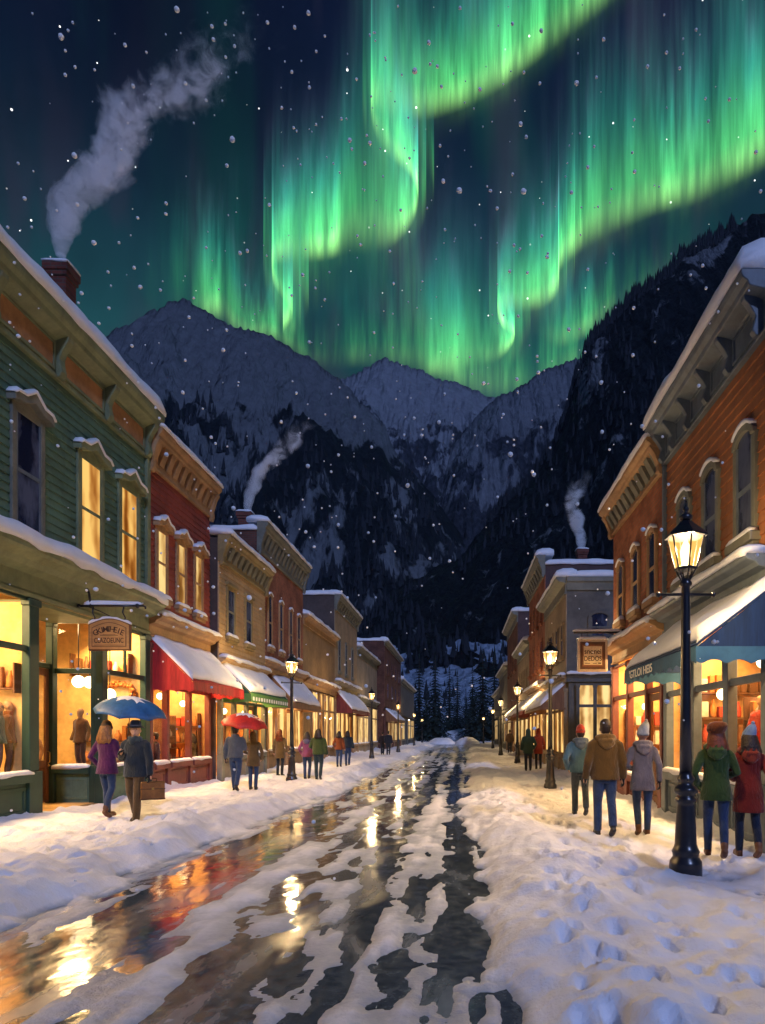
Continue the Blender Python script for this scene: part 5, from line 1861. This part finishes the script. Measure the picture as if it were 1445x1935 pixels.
# couple under the red umbrella
person('man in a grey blue jacket and dark hat under the red umbrella', -6.28, 19.2, 1.82, 0, C('slate blue coat', .085, .105, .14), JEANS, BOOTK, .88, False, ('down', 'front'), .20, collar=cloth('slate blue coat', None), hair=(HAIRD, 'short'), hat=('beanie', cloth('dark navy knit', (.03, .04, .06))), gloves=GLOVEK, vox=.016)
person('woman in a long olive brown hooded coat under the red umbrella', -5.98, 19.85, 1.66, 4 * A, C('olive brown coat', .15, .095, .035), JEANS, BOOTK, .70, True, ('link', 'pocket'), .03, hood='up', vox=.016)
# along the shops
person('lone woman in an olive coat with red brown hair outside the tall red brick', -6.95, 26.5, 1.80, -10 * A, C('khaki coat', .17, .11, .045), DARKT, BOOTK, .66, True, ('down', 'pocket'), .0, hair=(M('auburn hair', (.15, .035, .012), .5, .4, 12, .5, 40), 1.30), vox=.022)
person('person in a pink coat with a violet hood walking beside the forest green coat', -5.62, 25.2, 1.74, 0, C('mauve pink coat', .28, .075, .17), JEANS, BOOTK, .82, True, ('pocket', 'down'), .05, hood=cloth('violet hood', (.13, .12, .22)), hair=(HAIRD, 1.45), vox=.022)
person('person in a forest green coat and dark jeans beside the pink coat', -5.04, 24.4, 1.80, 0, C('forest green coat', .055, .085, .025), C('dark teal trousers', .03, .055, .065), BOOTK, .86, False, ('link', 'down'), .12, hair=(HAIRD, 1.42), vox=.022)
person('person in a rust orange coat outside the low ochre shop', -6.0, 34.0, 1.76, 0, C('rust orange coat', .26, .065, .018), JEANS, BOOTK, .84, True, ('pocket', 'down'), .04, hair=(HAIRD, 1.42), vox=.026)
person('person in a dark navy jacket and jeans beside the rust orange coat', -5.68, 34.6, 1.76, 0, NAVYC, JEANS, BOOTK, .88, False, ('link', 'down'), .08, hair=(HAIRD, 1.45), vox=.026)
person('tiny dark figure outside the far shop, nearer the wall of its pair', -5.85, 51.6, 1.70, 0, C('black brown coat', .035, .025, .025), DARKT, BOOTK, .80, False, ('down', 'pocket'), .03, hair=(HAIRD, 'short'), vox=.035)
person('tiny dark figure in a blue black coat outside the far shop, nearer the lamp', -5.35, 51, 1.78, 0, C('blue black coat', .025, .028, .04), DARKT, BOOTK, .80, False, ('down', 'down'), .06, hair=(HAIRD, 'short'), vox=.035)
# east sidewalk
person('person in a dark green hooded coat walking beside the orange red coat', 2.88, 29.3, 1.78, 0, C('pine green coat', .045, .085, .055), DARKT, BOOTK, .72, False, ('down', 'pocket'), .06, hood='up', vox=.024)
person('person in an orange red hooded coat walking beside the dark green coat', 3.37, 29.8, 1.76, 0, C('orange red coat', .42, .06, .02), DARKT, BOOTK, .66, True, ('pocket', 'down'), .05, hood='up', vox=.024)
person('tiny brown figure by the lit doorway far down the pavement', 3.75, 52.5, 1.76, 0, C('dull brown coat', .09, .05, .03), DARKT, BOOTK, .75, False, ('down', 'down'), .04, hair=(HAIRD, 'short'), vox=.035)
person('youth in a blue grey jacket with slate hood and red knit cap', 2.30, 13.2, 1.70, 0, C('steel blue coat', .075, .155, .21), C('slate trousers', .05, .065, .085), BOOTK, .84, False, ('pocket', 'down'), .17, hood=cloth('slate hood', (.11, .14, .165)), hat=('beanie', cloth('red knit', (.50, .055, .02))), hair=(HAIRD, 'short'), vox=.014)
person('broad man with dark hair in an ochre brown hooded jacket and blue jeans', 2.28, 10.85, 1.83, 0, C('ochre brown coat', .125, .065, .015), JEANS, BOOTK, .84, False, ('down', 'down'), .17, hood=cloth('ochre hood', (.19, .105, .03)), hair=(HAIRD, 'short'), gloves=GLOVEK, vox=.013)
person('woman in a grey violet coat, pale knit hat with pompom and tall brown boots', 2.86, 10.8, 1.70, -4 * A, C('grey violet coat', .135, .125, .165), JEANS, BOOTB, .72, True, ('link', 'swing'), -.10, hood=cloth('grey violet hood', (.17, .155, .19)), hat=('pointed', cloth('pale grey blue knit', (.30, .34, .44))), gloves=GLOVEK, boots_h=.34, vox=.013)
person('woman in a green hooded parka and russet slouch hat looking at the corner shop', 3.36, 9.05, 1.72, -14 * A, C('moss green coat', .045, .085, .022), JEANS, BOOTB, .76, True, ('pocket', 'link'), .20, hood=cloth('moss green hood', (.065, .11, .03)), hat=('slouch', cloth('russet knit', (.22, .06, .016))), hair=(M('auburn hair'), 1.44), vox=.013)
person('woman in a long crimson hooded coat and light blue knit hat beside the green parka', 3.83, 9.15, 1.69, -6 * A, C('crimson coat', .20, .018, .014), C('dark denim', .02, .03, .06), BOOTB, .62, True, ('link', 'swing'), .17, hood=cloth('crimson hood', (.25, .035, .018)), hat=('pointed', cloth('light blue knit', (.16, .25, .46))), hair=(HAIRD, 1.46), boots_h=.30, vox=.013)

# =================================================================== UMBRELLAS, BRIEFCASE
def umbrella(label, top, rad, tilt, turn, mat, mlight, shaft_len, dep):
    t = thing('umbrella', label, 'umbrella', (0, 0, 0))
    n = 8
    m = MB()
    R1, A1 = 9, 8
    rs = []
    for j in range(R1 + 1):
        u = max(.015, j / R1)
        row = []
        for i in range(n * A1):
            an = 2 * math.pi * i / (n * A1)
            fr_ = (i % A1) / A1
            sag = math.sin(math.pi * fr_)
            rr = rad * math.sin(u * 1.22) / math.sin(1.22) * (1 - .055 * sag * u)
            z = -dep * (1 - math.cos(u * 1.22)) / (1 - math.cos(1.22)) + .035 * sag * u * u
            row.append((rr * math.cos(an), rr * math.sin(an), z))
        rs.append(row)
    m.rings(rs, cap=False)
    c = m.build('canopy', mat, t, smooth=True)
    so = c.modifiers.new('cloth', 'SOLIDIFY')
    so.thickness = .004
    for i in range(n):
        an = 2 * math.pi * i / n
        pts = []
        for j in range(6):
            u = max(.03, j / 5)
            rr = rad * math.sin(u * 1.22) / math.sin(1.22) * 1.005
            pts.append((rr * math.cos(an), rr * math.sin(an), -dep * (1 - math.cos(u * 1.22)) / (1 - math.cos(1.22)) - .006))
        MB().tube(pts, .0045, 5).build('rib', IRON, c)
    MB().tube([(0, 0, .06), (0, 0, -shaft_len)], .0085, 8).tube([(0, 0, .0), (0, 0, .085)], .012, 8).build('shaft', IRON, t, smooth=True)
    MB().tube([(0, 0, -shaft_len), (0, 0, -shaft_len - .10), (.02, 0, -shaft_len - .14), (.05, 0, -shaft_len - .13)], .014, 8).build('handle', WOODTRIM, t, smooth=True)
    # wet snow clinging round the crown
    rs = []
    for j in range(5):
        u = .02 + .30 * j / 4
        row = []
        for i in range(24):
            an = 2 * math.pi * i / 24
            u2 = u * (1 + .5 * math.sin(i * 2.1) * math.sin(i * .9))
            rr = rad * math.sin(u2 * 1.22) / math.sin(1.22)
            row.append((rr * math.cos(an), rr * math.sin(an), -dep * (1 - math.cos(u2 * 1.22)) / (1 - math.cos(1.22)) + .012 * (1 - j / 4.2) + .003))
        rs.append(row)
    MB().rings(rs, cap=False).build('umbrella_snow', SNOW, c, smooth=True)
    t.location = top
    t.rotation_euler = Euler((tilt[0], tilt[1], turn))
    return t


UBLUE = M('blue umbrella cloth', (.035, .13, .32), .5, .3, 3, .1, 10)
URED = M('red umbrella cloth', (.50, .030, .022), .5, .3, 3, .1, 10)
umbrella('open blue umbrella dusted with snow over the woman in the plum coat', (-6.06, 12.68, 2.31), .64, (R(9), R(8)), .2, UBLUE, UBLUE, .92, .32)
umbrella('open red umbrella over the couple outside the green awning', (-6.08, 19.45, 2.20), .66, (R(8), R(8)), .1, URED, URED, .86, .36)
bx, by = -5.52, 12.33
bz = gz(bx, by)
t = thing('briefcase', 'brown leather briefcase hanging from the hand of the man in the brimmed hat', 'briefcase', (bx, by, bz + .35))
LEATHER = M('tan leather', (.20, .085, .022), .4, .3, 7, .15, 30)
BFR = Fr((bx, by, bz), (.86, .5, 0), (.5, -.86, 0))
bd = MB(BFR).box(-.20, .20, -.06, .06, .37, .70).build('case_body', LEATHER, t, bevel=.02)
MB(BFR).box(-.206, .206, -.064, .064, .375, .40).box(-.206, .206, -.064, .064, .56, .575).build('leather_strap', M('dark leather edge', (.07, .03, .012), .4, .2, 8, 0), bd, bevel=.004)
MB(BFR).tube([(-.07, 0, .70), (-.06, 0, .75), (.06, 0, .75), (.07, 0, .70)], .012, 8).build('handle', M('dark leather edge'), t, smooth=True)
MB(BFR).box(-.02, .02, .06, .072, .55, .59).build('clasp', M('brass'), bd)

# =================================================================== SHOP DISPLAYS
def mannequin(label, x, y, rz, H, coat, pants, **kw):
    z = kw.pop('z', .75)
    o = person(label, x, y, H, rz, coat, pants, BOOTK, kw.pop('hem', .80), kw.pop('female', True), ('down', 'down'), .0, vox=.018, group=None, name='mannequin', cat='mannequin', hands=False, skin=M('mannequin plaster', (.50, .26, .11), .6, .1, 5, 0), **kw)
    o.location = (x, y, z)
    return o


mannequin('mannequin in a sage green jacket with a cowl in the green shop window', -8.72, 12.98, -60 * A, 1.50, C('sage jacket', .15, .19, .13), C('mauve skirt', .2, .12, .11), collar=cloth('knit cowl', (.30, .22, .12)))
mannequin('mannequin in an orange jacket behind the sage green one', -8.74, 13.30, -60 * A, 1.52, C('orange jacket', .42, .13, .03), C('brown skirt', .2, .09, .05), collar=cloth('orange jacket', None))
mannequin('mannequin in a brown coat behind the glass beside the shop door', -9.18, 16.62, 165 * A, 1.55, C('brown display coat', .26, .11, .035), C('brown skirt', None), z=.70)
mannequin('brown mannequin seen through the glass of the shop door', -10.3, 16.6, 160 * A, 1.6, C('dusty display coat', .36, .17, .08), C('brown skirt', None), z=.2)
mannequin('scarlet coat on a mannequin in the corner shop by the crimson coated woman', 5.20, 11.9, 200 * A, 1.6, C('scarlet display coat', .55, .03, .012), C('scarlet display coat', None), hem=.45, z=.70)
person('shopper in brown inside the red awning shop, at its near end', -8.78, 19.75, 1.66, 100 * A, C('dull brown coat', None), DARKT, BOOTK, .8, False, ('down', 'down'), hair=(HAIRD, 'short'), vox=.02, lift=.06)
person('shopper in olive inside the red awning shop, beside the stocked shelf', -8.80, 22.55, 1.62, 80 * A, C('olive brown coat', None), DARKT, BOOTK, .8, True, ('down', 'down'), hair=(HAIRD, 1.42), vox=.02, lift=.06)


def shelf(label, fr, s0, s1, d, z0, z1, n, cols, seed, w=.26):
    t = thing('display_shelf', label, 'shelf', tuple(fr.p((s0 + s1) / 2, d, z0)))
    q = MB(fr)
    q.box(s0, s0 + .03, d, d + w, z0, z1).box(s1 - .03, s1, d, d + w, z0, z1)
    q.build('shelf_frame', WOODTRIM, t)
    rng = random.Random(seed)
    for k in range(n):
        z = z0 + (z1 - z0) * (k + .12) / n
        MB(fr).box(s0 + .031, s1 - .031, d, d + w - .01, z, z + .03).build('shelf_board', WOODTRIM, t)
        s = s0 + .08
        while s < s1 - .2:
            m = cols[rng.randrange(len(cols))]
            h = rng.uniform(.5, .85) * ((z1 - z0) / n - .06)
            r = rng.uniform(.05, .09)
            if rng.random() < .5:
                c = fr.p(s + r, d + w * .5, z + .03)
                MB().lathe([(r * .9, 0), (r, h * .1), (r * .95, h * .6), (r * .45, h * .78), (r * .4, h), (r * .1, h)], 12, tuple(c)).build('jar', m, t, smooth=True)
            else:
                MB(fr).box(s, s + 2 * r, d + .05, d + w - .06, z + .031, z + .031 + h).build('box', m, t, bevel=.012)
            s += 2 * r + rng.uniform(.02, .07)
    return t


GOODS = [M('cream goods', (.75, .66, .48), .6, .2, 6, 0), M('orange goods', (.60, .20, .04), .6, .25, 6, 0), M('red goods', (.48, .05, .02), .6, .25, 6, 0), M('brown goods', (.22, .09, .03), .6, .25, 6, 0)]
GOODSG = [M('green goods', (.06, .20, .06), .6, .25, 6, 0), M('dark green goods', (.025, .10, .06), .6, .25, 6, 0), GOODS[0], GOODS[3]]
ENDR = Fr((XR, 14.30, 0), (1, 0, 0), (0, -1, 0))
shelf('long shelf of cream, orange and red goods in the corner shop', ENDR, .35, 2.4, .0, .85, 2.9, 4, GOODS, 3)
ENDL = Fr((XL, 18.38, 0), (-1, 0, 0), (0, -1, 0))
shelf('low shelf of orange and cream goods at the end of the green shop', ENDL, .35, 1.7, .0, .8, 1.9, 2, GOODS, 5)
SRED = front(LFT, -.75)
shelf('stand of green goods in the red awning shop window', SRED, 20.75, 21.75, -.1, .75, 2.2, 4, GOODSG, 7)
ENDR2 = Fr((XR, 19.22, 0), (1, 0, 0), (0, -1, 0))
ENDL2 = Fr((XL, 22.92, 0), (-1, 0, 0), (0, -1, 0))
shelf('shelf of orange and cream goods on the end wall of the red awning shop', ENDL2, .25, 1.5, .0, .75, 2.3, 3, GOODS, 12)
ENDL3 = Fr((XL + .3, 28.40, 0), (-1, 0, 0), (0, -1, 0))
shelf('shelf of goods on the end wall of the green awning shop', ENDL3, .25, 1.6, .0, .8, 2.4, 3, GOODS, 13)
shelf('upper shelf of hats and boxes on the end wall of the green shop', ENDL, .35, 1.9, .0, 3.15, 3.75, 1, GOODS, 15)
shelf('narrow stand of goods behind the middle window of the corner shop', front(RGT, -1.0), 11.6, 12.5, -.1, .8, 2.3, 3, GOODS, 16)
shelf('shelf of goods inside the orange red brick shop', ENDR2, .3, 1.5, .0, .7, 2.3, 3, GOODS, 9)
PART_F = Fr((XL - .05, 13.38, 0), (-1, 0, 0), (0, -1, 0))
shelf('shelf of red and cream goods high above the mannequins in the green shop window', PART_F, .10, 1.0, .0, 2.42, 3.0, 1, GOODS, 21, .2)
t = thing('wreath', 'orange wreath hung on the end wall inside the green shop', 'wreath', (-9.05, 18.3, 2.75))
q = MB()
rng = random.Random(4)
for i in range(34):
    an = math.pi * (-.05 + 1.1 * i / 33)
    q.ball((-9.05 + .36 * math.cos(an) + rng.uniform(-.04, .04), 18.28 + rng.uniform(-.03, .03), 2.62 + .34 * math.sin(an) + rng.uniform(-.04, .04)), rng.uniform(.045, .075), 8, 6, .12)
q.build('wreath_foliage', M('orange leaves', (.55, .17, .03), .7, .4, 9, .2), t, smooth=True)

# =================================================================== CONIFERS AT THE END OF THE STREET
NEEDLE = M('dark spruce needles', (.010, .026, .026), .9, .45, .9, .0)
BARK = M('spruce bark', (.05, .032, .022), .9, .3, 3, .3)


def make_conifer(seed, Hh=15.0, wid=.20):
    rng = random.Random(seed)
    t = thing('conifer', '', 'tree', (0, 0, 0), 'dark conifers at the end of the street')
    MB().tube([(0, 0, -.3), (.03, 0, Hh * .3), (0, .04, Hh * .7), (0, 0, Hh * .98)], [Hh * .018, Hh * .014, Hh * .007, .02], 8).build('trunk', BARK, t, smooth=True)
    V, Fc = [], []
    n = 30
    for k in range(n):
        u = k / (n - 1)
        z = Hh * (.07 + .90 * u)
        rmax = Hh * wid * (1 - u) ** .85 * rng.uniform(.72, 1.12) + .18
        nb = max(5, int(15 * (1 - u) + 5))
        a0 = rng.random() * 6.28
        for i in range(nb):
            if rng.random() < .10:
                continue
            a = a0 + 6.283 * i / nb + rng.uniform(-.25, .25)
            L = rmax * rng.uniform(.6, 1.12)
            droop = L * rng.uniform(.25, .60)
            ca, sa = math.cos(a), math.sin(a)
            segs = 4
            for s in range(segs):
                # drooping sprays, each a few ragged blades
                v0, v1 = s / segs, (s + 1) / segs
                for side in (-1, 1):
                    r0, r1 = L * v0, L * v1
                    w_ = L * .26 * (1 - v0) * rng.uniform(.6, 1.3) + .05
                    z0_, z1_ = z - droop * v0 ** 1.4, z - droop * v1 ** 1.4
                    kk = len(V)
                    V.append((r0 * ca, r0 * sa, z0_))
                    V.append((r1 * ca, r1 * sa, z1_))
                    V.append((r0 * ca + L * .10 * ca - side * w_ * sa, r0 * sa + L * .10 * sa + side * w_ * ca, z0_ - w_ * .55 - rng.random() * .15))
                    Fc.append((kk, kk + 1, kk + 2))
    for i in range(5):
        a = i * 1.256
        kk = len(V)
        V += [(0, 0, Hh), (.12 * math.cos(a), .12 * math.sin(a), Hh * .94), (.12 * math.cos(a + 1.2), .12 * math.sin(a + 1.2), Hh * .94)]
        Fc.append((kk, kk + 1, kk + 2))
    me = bpy.data.meshes.new('crown')
    me.from_pydata(V, [], Fc)
    me.materials.append(NEEDLE)
    o = bpy.data.objects.new('crown', me)
    COL.objects.link(o)
    o.parent = t
    return t


protos = [make_conifer(3, 15, .17), make_conifer(8, 15, .23)]
used = [False, False]
for px, py, Y, kind, lb in ((792, 1232, 132, 0, 'slim pointed conifer, first beside the dim low building'), (822, 1233, 128, 1, 'broad conifer standing second from the dim low building'),
                            (849, 1257, 150, 0, 'slimmer conifer behind the gap left of the road end'.replace(' left of', ' beside')), (864, 1266, 158, 0, 'smallest slim conifer above the snowy road end'),
                            (912, 1222, 126, 1, 'tallest broad conifer across the road end from the others'), (893, 1258, 140, 1, 'mid sized conifer leaning out beside the tallest one'),
                            (934, 1226, 138, 0, 'thin tall conifer behind the narrow dark building'), (768, 1290, 138, 1, 'low conifer half hidden by the dim low building'), (806, 1300, 145, 1, 'low bushy conifer between the slim pointed and the broad one'),
                            (950, 1300, 140, 1, 'low conifer half hidden behind the narrow dark building'), (880, 1300, 165, 1, 'dark bushy conifer farthest back behind the road end')):
    w = W(px, py, Y)
    o = protos[kind] if not used[kind] else copy_tree(protos[kind])
    used[kind] = True
    k = (w.z + .1) / 15.0
    o.location = (w.x, Y, 0)
    o.scale = (k, k, k)
    o.rotation_euler = (0, 0, px * .7)
    o['label'] = lb

# ploughed heaps closing the street
def heap(label, x, y, rx, ry, h, seed):
    xs_ = np.linspace(-1.15, 1.15, 40)
    Xh, Yh = np.meshgrid(xs_, xs_)
    r = np.sqrt(Xh ** 2 + Yh ** 2)
    Zh = h * np.clip(1 - r ** 2, 0, 1) ** .7 * (.75 + .5 * fbm(Xh * 2 + seed, Yh * 2, seed, 3)) - .15 * (r > .98)
    o = grid_obj('snow_heap', Xh * rx, Yh * ry, Zh, GSNOW)
    o.location = (x, y, 0)
    return tag(o, label, 'snow heap')


heap('ploughed snow heap in front of the slim conifers at the road end', -2.9, 106, 2.2, 2.5, 1.0, 3)
heap('ploughed snow heap across the road end, nearer the last dim building', 1.0, 104, 1.9, 2.4, 1.1, 5)
heap('big pale snow heap behind the two small ones at the road end', .0, 150, 5.5, 7, 2.6, 9)

# =================================================================== CHIMNEY SMOKE
def smoke(label, pts, Y, dens, seed, sc, lean=0.0):
    """a column of vapour about a wandering axis: thick at the pot, thinning and fraying as it climbs. pts rise steadily: (px, py, half width in px)"""
    P = [W(a, b_, Y) for a, b_, r in pts]
    rad = [r * Y / F for _, _, r in pts]
    z0, z1 = P[0].z, P[-1].z
    x0 = min(p.x for p in P) - 2
    x1 = max(p.x for p in P) + 2
    rm = max(rad) * 2
    m, g = newmat('smoke ' + str(seed))
    sp = g.n('ShaderNodeSeparateXYZ', {0: g.pos()})
    u = g.ramp(sp.outputs[2], z0, z1, 0, 1, smooth=False)
    cr = g.n('ShaderNodeValToRGB', {0: u})
    el_ = cr.color_ramp.elements
    cr.color_ramp.interpolation = 'B_SPLINE' if False else 'EASE'
    while len(el_) < len(pts):
        el_.new(.5)
    for i, (p, r) in enumerate(zip(P, rad)):
        el_[i].position = (p.z - z0) / (z1 - z0)
    for i, (p, r) in enumerate(zip(P, rad)):
        el_[i].color = ((p.x - x0) / (x1 - x0), r / rm, 0, 1)
    c = g.n('ShaderNodeSeparateColor', {0: cr.outputs[0]})
    ax = g.m('MULTIPLY_ADD', c.outputs[0], x1 - x0, x0)
    rr = g.m('MULTIPLY', c.outputs[1], rm)
    nv = g.n('ShaderNodeTexNoise', {'Vector': g.pos(), 'Scale': sc * .55, 'Detail': 5.0, 'Roughness': .62, 'Distortion': .5})
    nc = g.n('ShaderNodeSeparateColor', {0: nv.outputs['Color']})
    wx = g.m('MULTIPLY', g.m('SUBTRACT', nc.outputs[0], .5), 3.4)
    wy = g.m('MULTIPLY', g.m('SUBTRACT', nc.outputs[1], .5), 2.6)
    dx = g.m('ADD', g.m('DIVIDE', g.m('SUBTRACT', sp.outputs[0], ax), rr), wx)
    dy = g.m('ADD', g.m('DIVIDE', g.m('SUBTRACT', sp.outputs[1], Y), rr), wy)
    dist = g.m('SQRT', g.m('ADD', g.m('MULTIPLY', dx, dx), g.m('MULTIPLY', dy, dy)))
    body = g.ramp(dist, 1.25, .45)
    n2 = g.noise(g.pos(), sc * 1.6, 6, .66, .8)
    fray = g.ramp(n2, g.m('MULTIPLY_ADD', u, .22, .28), g.m('MULTIPLY_ADD', u, .12, .58))
    fade = g.m('POWER', g.m('SUBTRACT', 1.0, g.m('MULTIPLY', u, .97)), 1.7)
    thin = g.m('POWER', g.m('DIVIDE', rad[0], rr), .55)
    d = g.m('MULTIPLY', g.m('MULTIPLY', body, fray), g.m('MULTIPLY', fade, g.m('MULTIPLY', thin, dens)))
    v = g.n('ShaderNodeVolumePrincipled', {'Color': (.96, .97, 1, 1), 'Density': d, 'Anisotropy': -.1})
    g.out(None, v.outputs[0])
    q = MB()
    rs = []
    for k, (p, r) in enumerate(zip(P, rad)):
        R_ = r * 2.1 + .05
        rs.append([(p.x + R_ * math.cos(2 * math.pi * i / 14), Y + R_ * math.sin(2 * math.pi * i / 14), p.z) for i in range(14)])
    q.rings(rs)
    o = q.build('smoke_plume', m, None)
    tag(o, label, 'smoke')
    o['kind'] = 'stuff'
    return o


smoke('grey smoke drifting up from the chimney of the green shop', [(114, 486, 8), (118, 450, 16), (124, 415, 24), (138, 380, 28), (165, 350, 34), (195, 322, 40), (222, 290, 36), (232, 250, 34), (255, 215, 42), (300, 190, 46), (345, 160, 48), (385, 120, 50), (430, 80, 54), (480, 50, 56)], 16.0, 150.0, 1, 1.7)
smoke('pale smoke from the chimney behind the tall red brick building', [(466, 966, 6), (468, 940, 10), (478, 915, 14), (492, 892, 17), (515, 870, 18), (540, 848, 19), (560, 820, 20), (580, 785, 20)], 30.4, 90.0, 2, 1.0)
smoke('faint smoke from the chimney of the tall red building past the gap', [(1098, 1040, 5), (1098, 1015, 9), (1090, 985, 14), (1080, 955, 17), (1085, 920, 18), (1098, 890, 17)], 38, 60.0, 3, .8)

# =================================================================== FALLING SNOW
FLAKE, g = newmat('snowflake')
d1 = g.n('ShaderNodeBsdfDiffuse', {'Color': (1, 1, 1, 1)})
d2 = g.n('ShaderNodeBsdfTranslucent', {'Color': (1, 1, 1, 1)})
mx = g.n('ShaderNodeMixShader', {0: .12, 1: d1.outputs[0], 2: d2.outputs[0]})
g.out(mx.outputs[0])
rng = random.Random(77)
fm = MB().ball((0, 0, 0), 1.0, 9, 6, .10).build('snowflake', FLAKE, None, smooth=True)
flab = 'white snowflake drifting down through the cold night air'
first = True
flake_n = 0
for i in range(900):
    px_ = min(10, 4.4 + rng.expovariate(.7))
    Yf = rng.uniform(2.6, min(16, .05 * F / px_))
    u, v = rng.uniform(5, 1440), rng.uniform(10, 1900) if rng.random() < .25 else rng.uniform(5, 1330)
    w = W(u, v, Yf)
    if w.z < .05 or w.x < -8.2 or w.x > 3.0 and Yf > 8 or px_ < 4.7 or flake_n >= 270:
        continue
    flake_n += 1
    r = px_ / 2 * Yf / F
    if first:
        o, first = fm, False
    else:
        o = fm.copy()
        COL.objects.link(o)
    o.location = w
    o.scale = (r, r, r * rng.uniform(.85, 1.1))
    o.rotation_euler = (rng.random() * 3, rng.random() * 3, rng.random() * 3)
    tag(o, flab, 'snowflake', 'snowflakes drifting in the air')
q = MB()
for i in range(640):
    px_ = rng.uniform(2.0, 4.2)
    Yf = rng.uniform(4, 26)
    w = W(rng.uniform(0, 1445), rng.uniform(0, 1380), Yf)
    if w.x < -8.0 or w.x > 3.0:
        continue
    q.ball(tuple(w), px_ / 2 * Yf / F, 6, 4, .15)
o = q.build('falling_snow', FLAKE, None, smooth=True)
o['kind'] = 'stuff'
o['label'] = 'fine far snow falling over the whole street'
# =================================================================== HAZE
hm, g = newmat('valley haze')
v = g.n('ShaderNodeVolumePrincipled', {'Color': (.55, .72, 1, 1), 'Density': .00006, 'Anisotropy': .0})
g.out(None, v.outputs[0])
o = MB().box(-1900, 1900, -120, 1700, -1.6, 720).build('haze', hm)
o['kind'] = 'stuff'
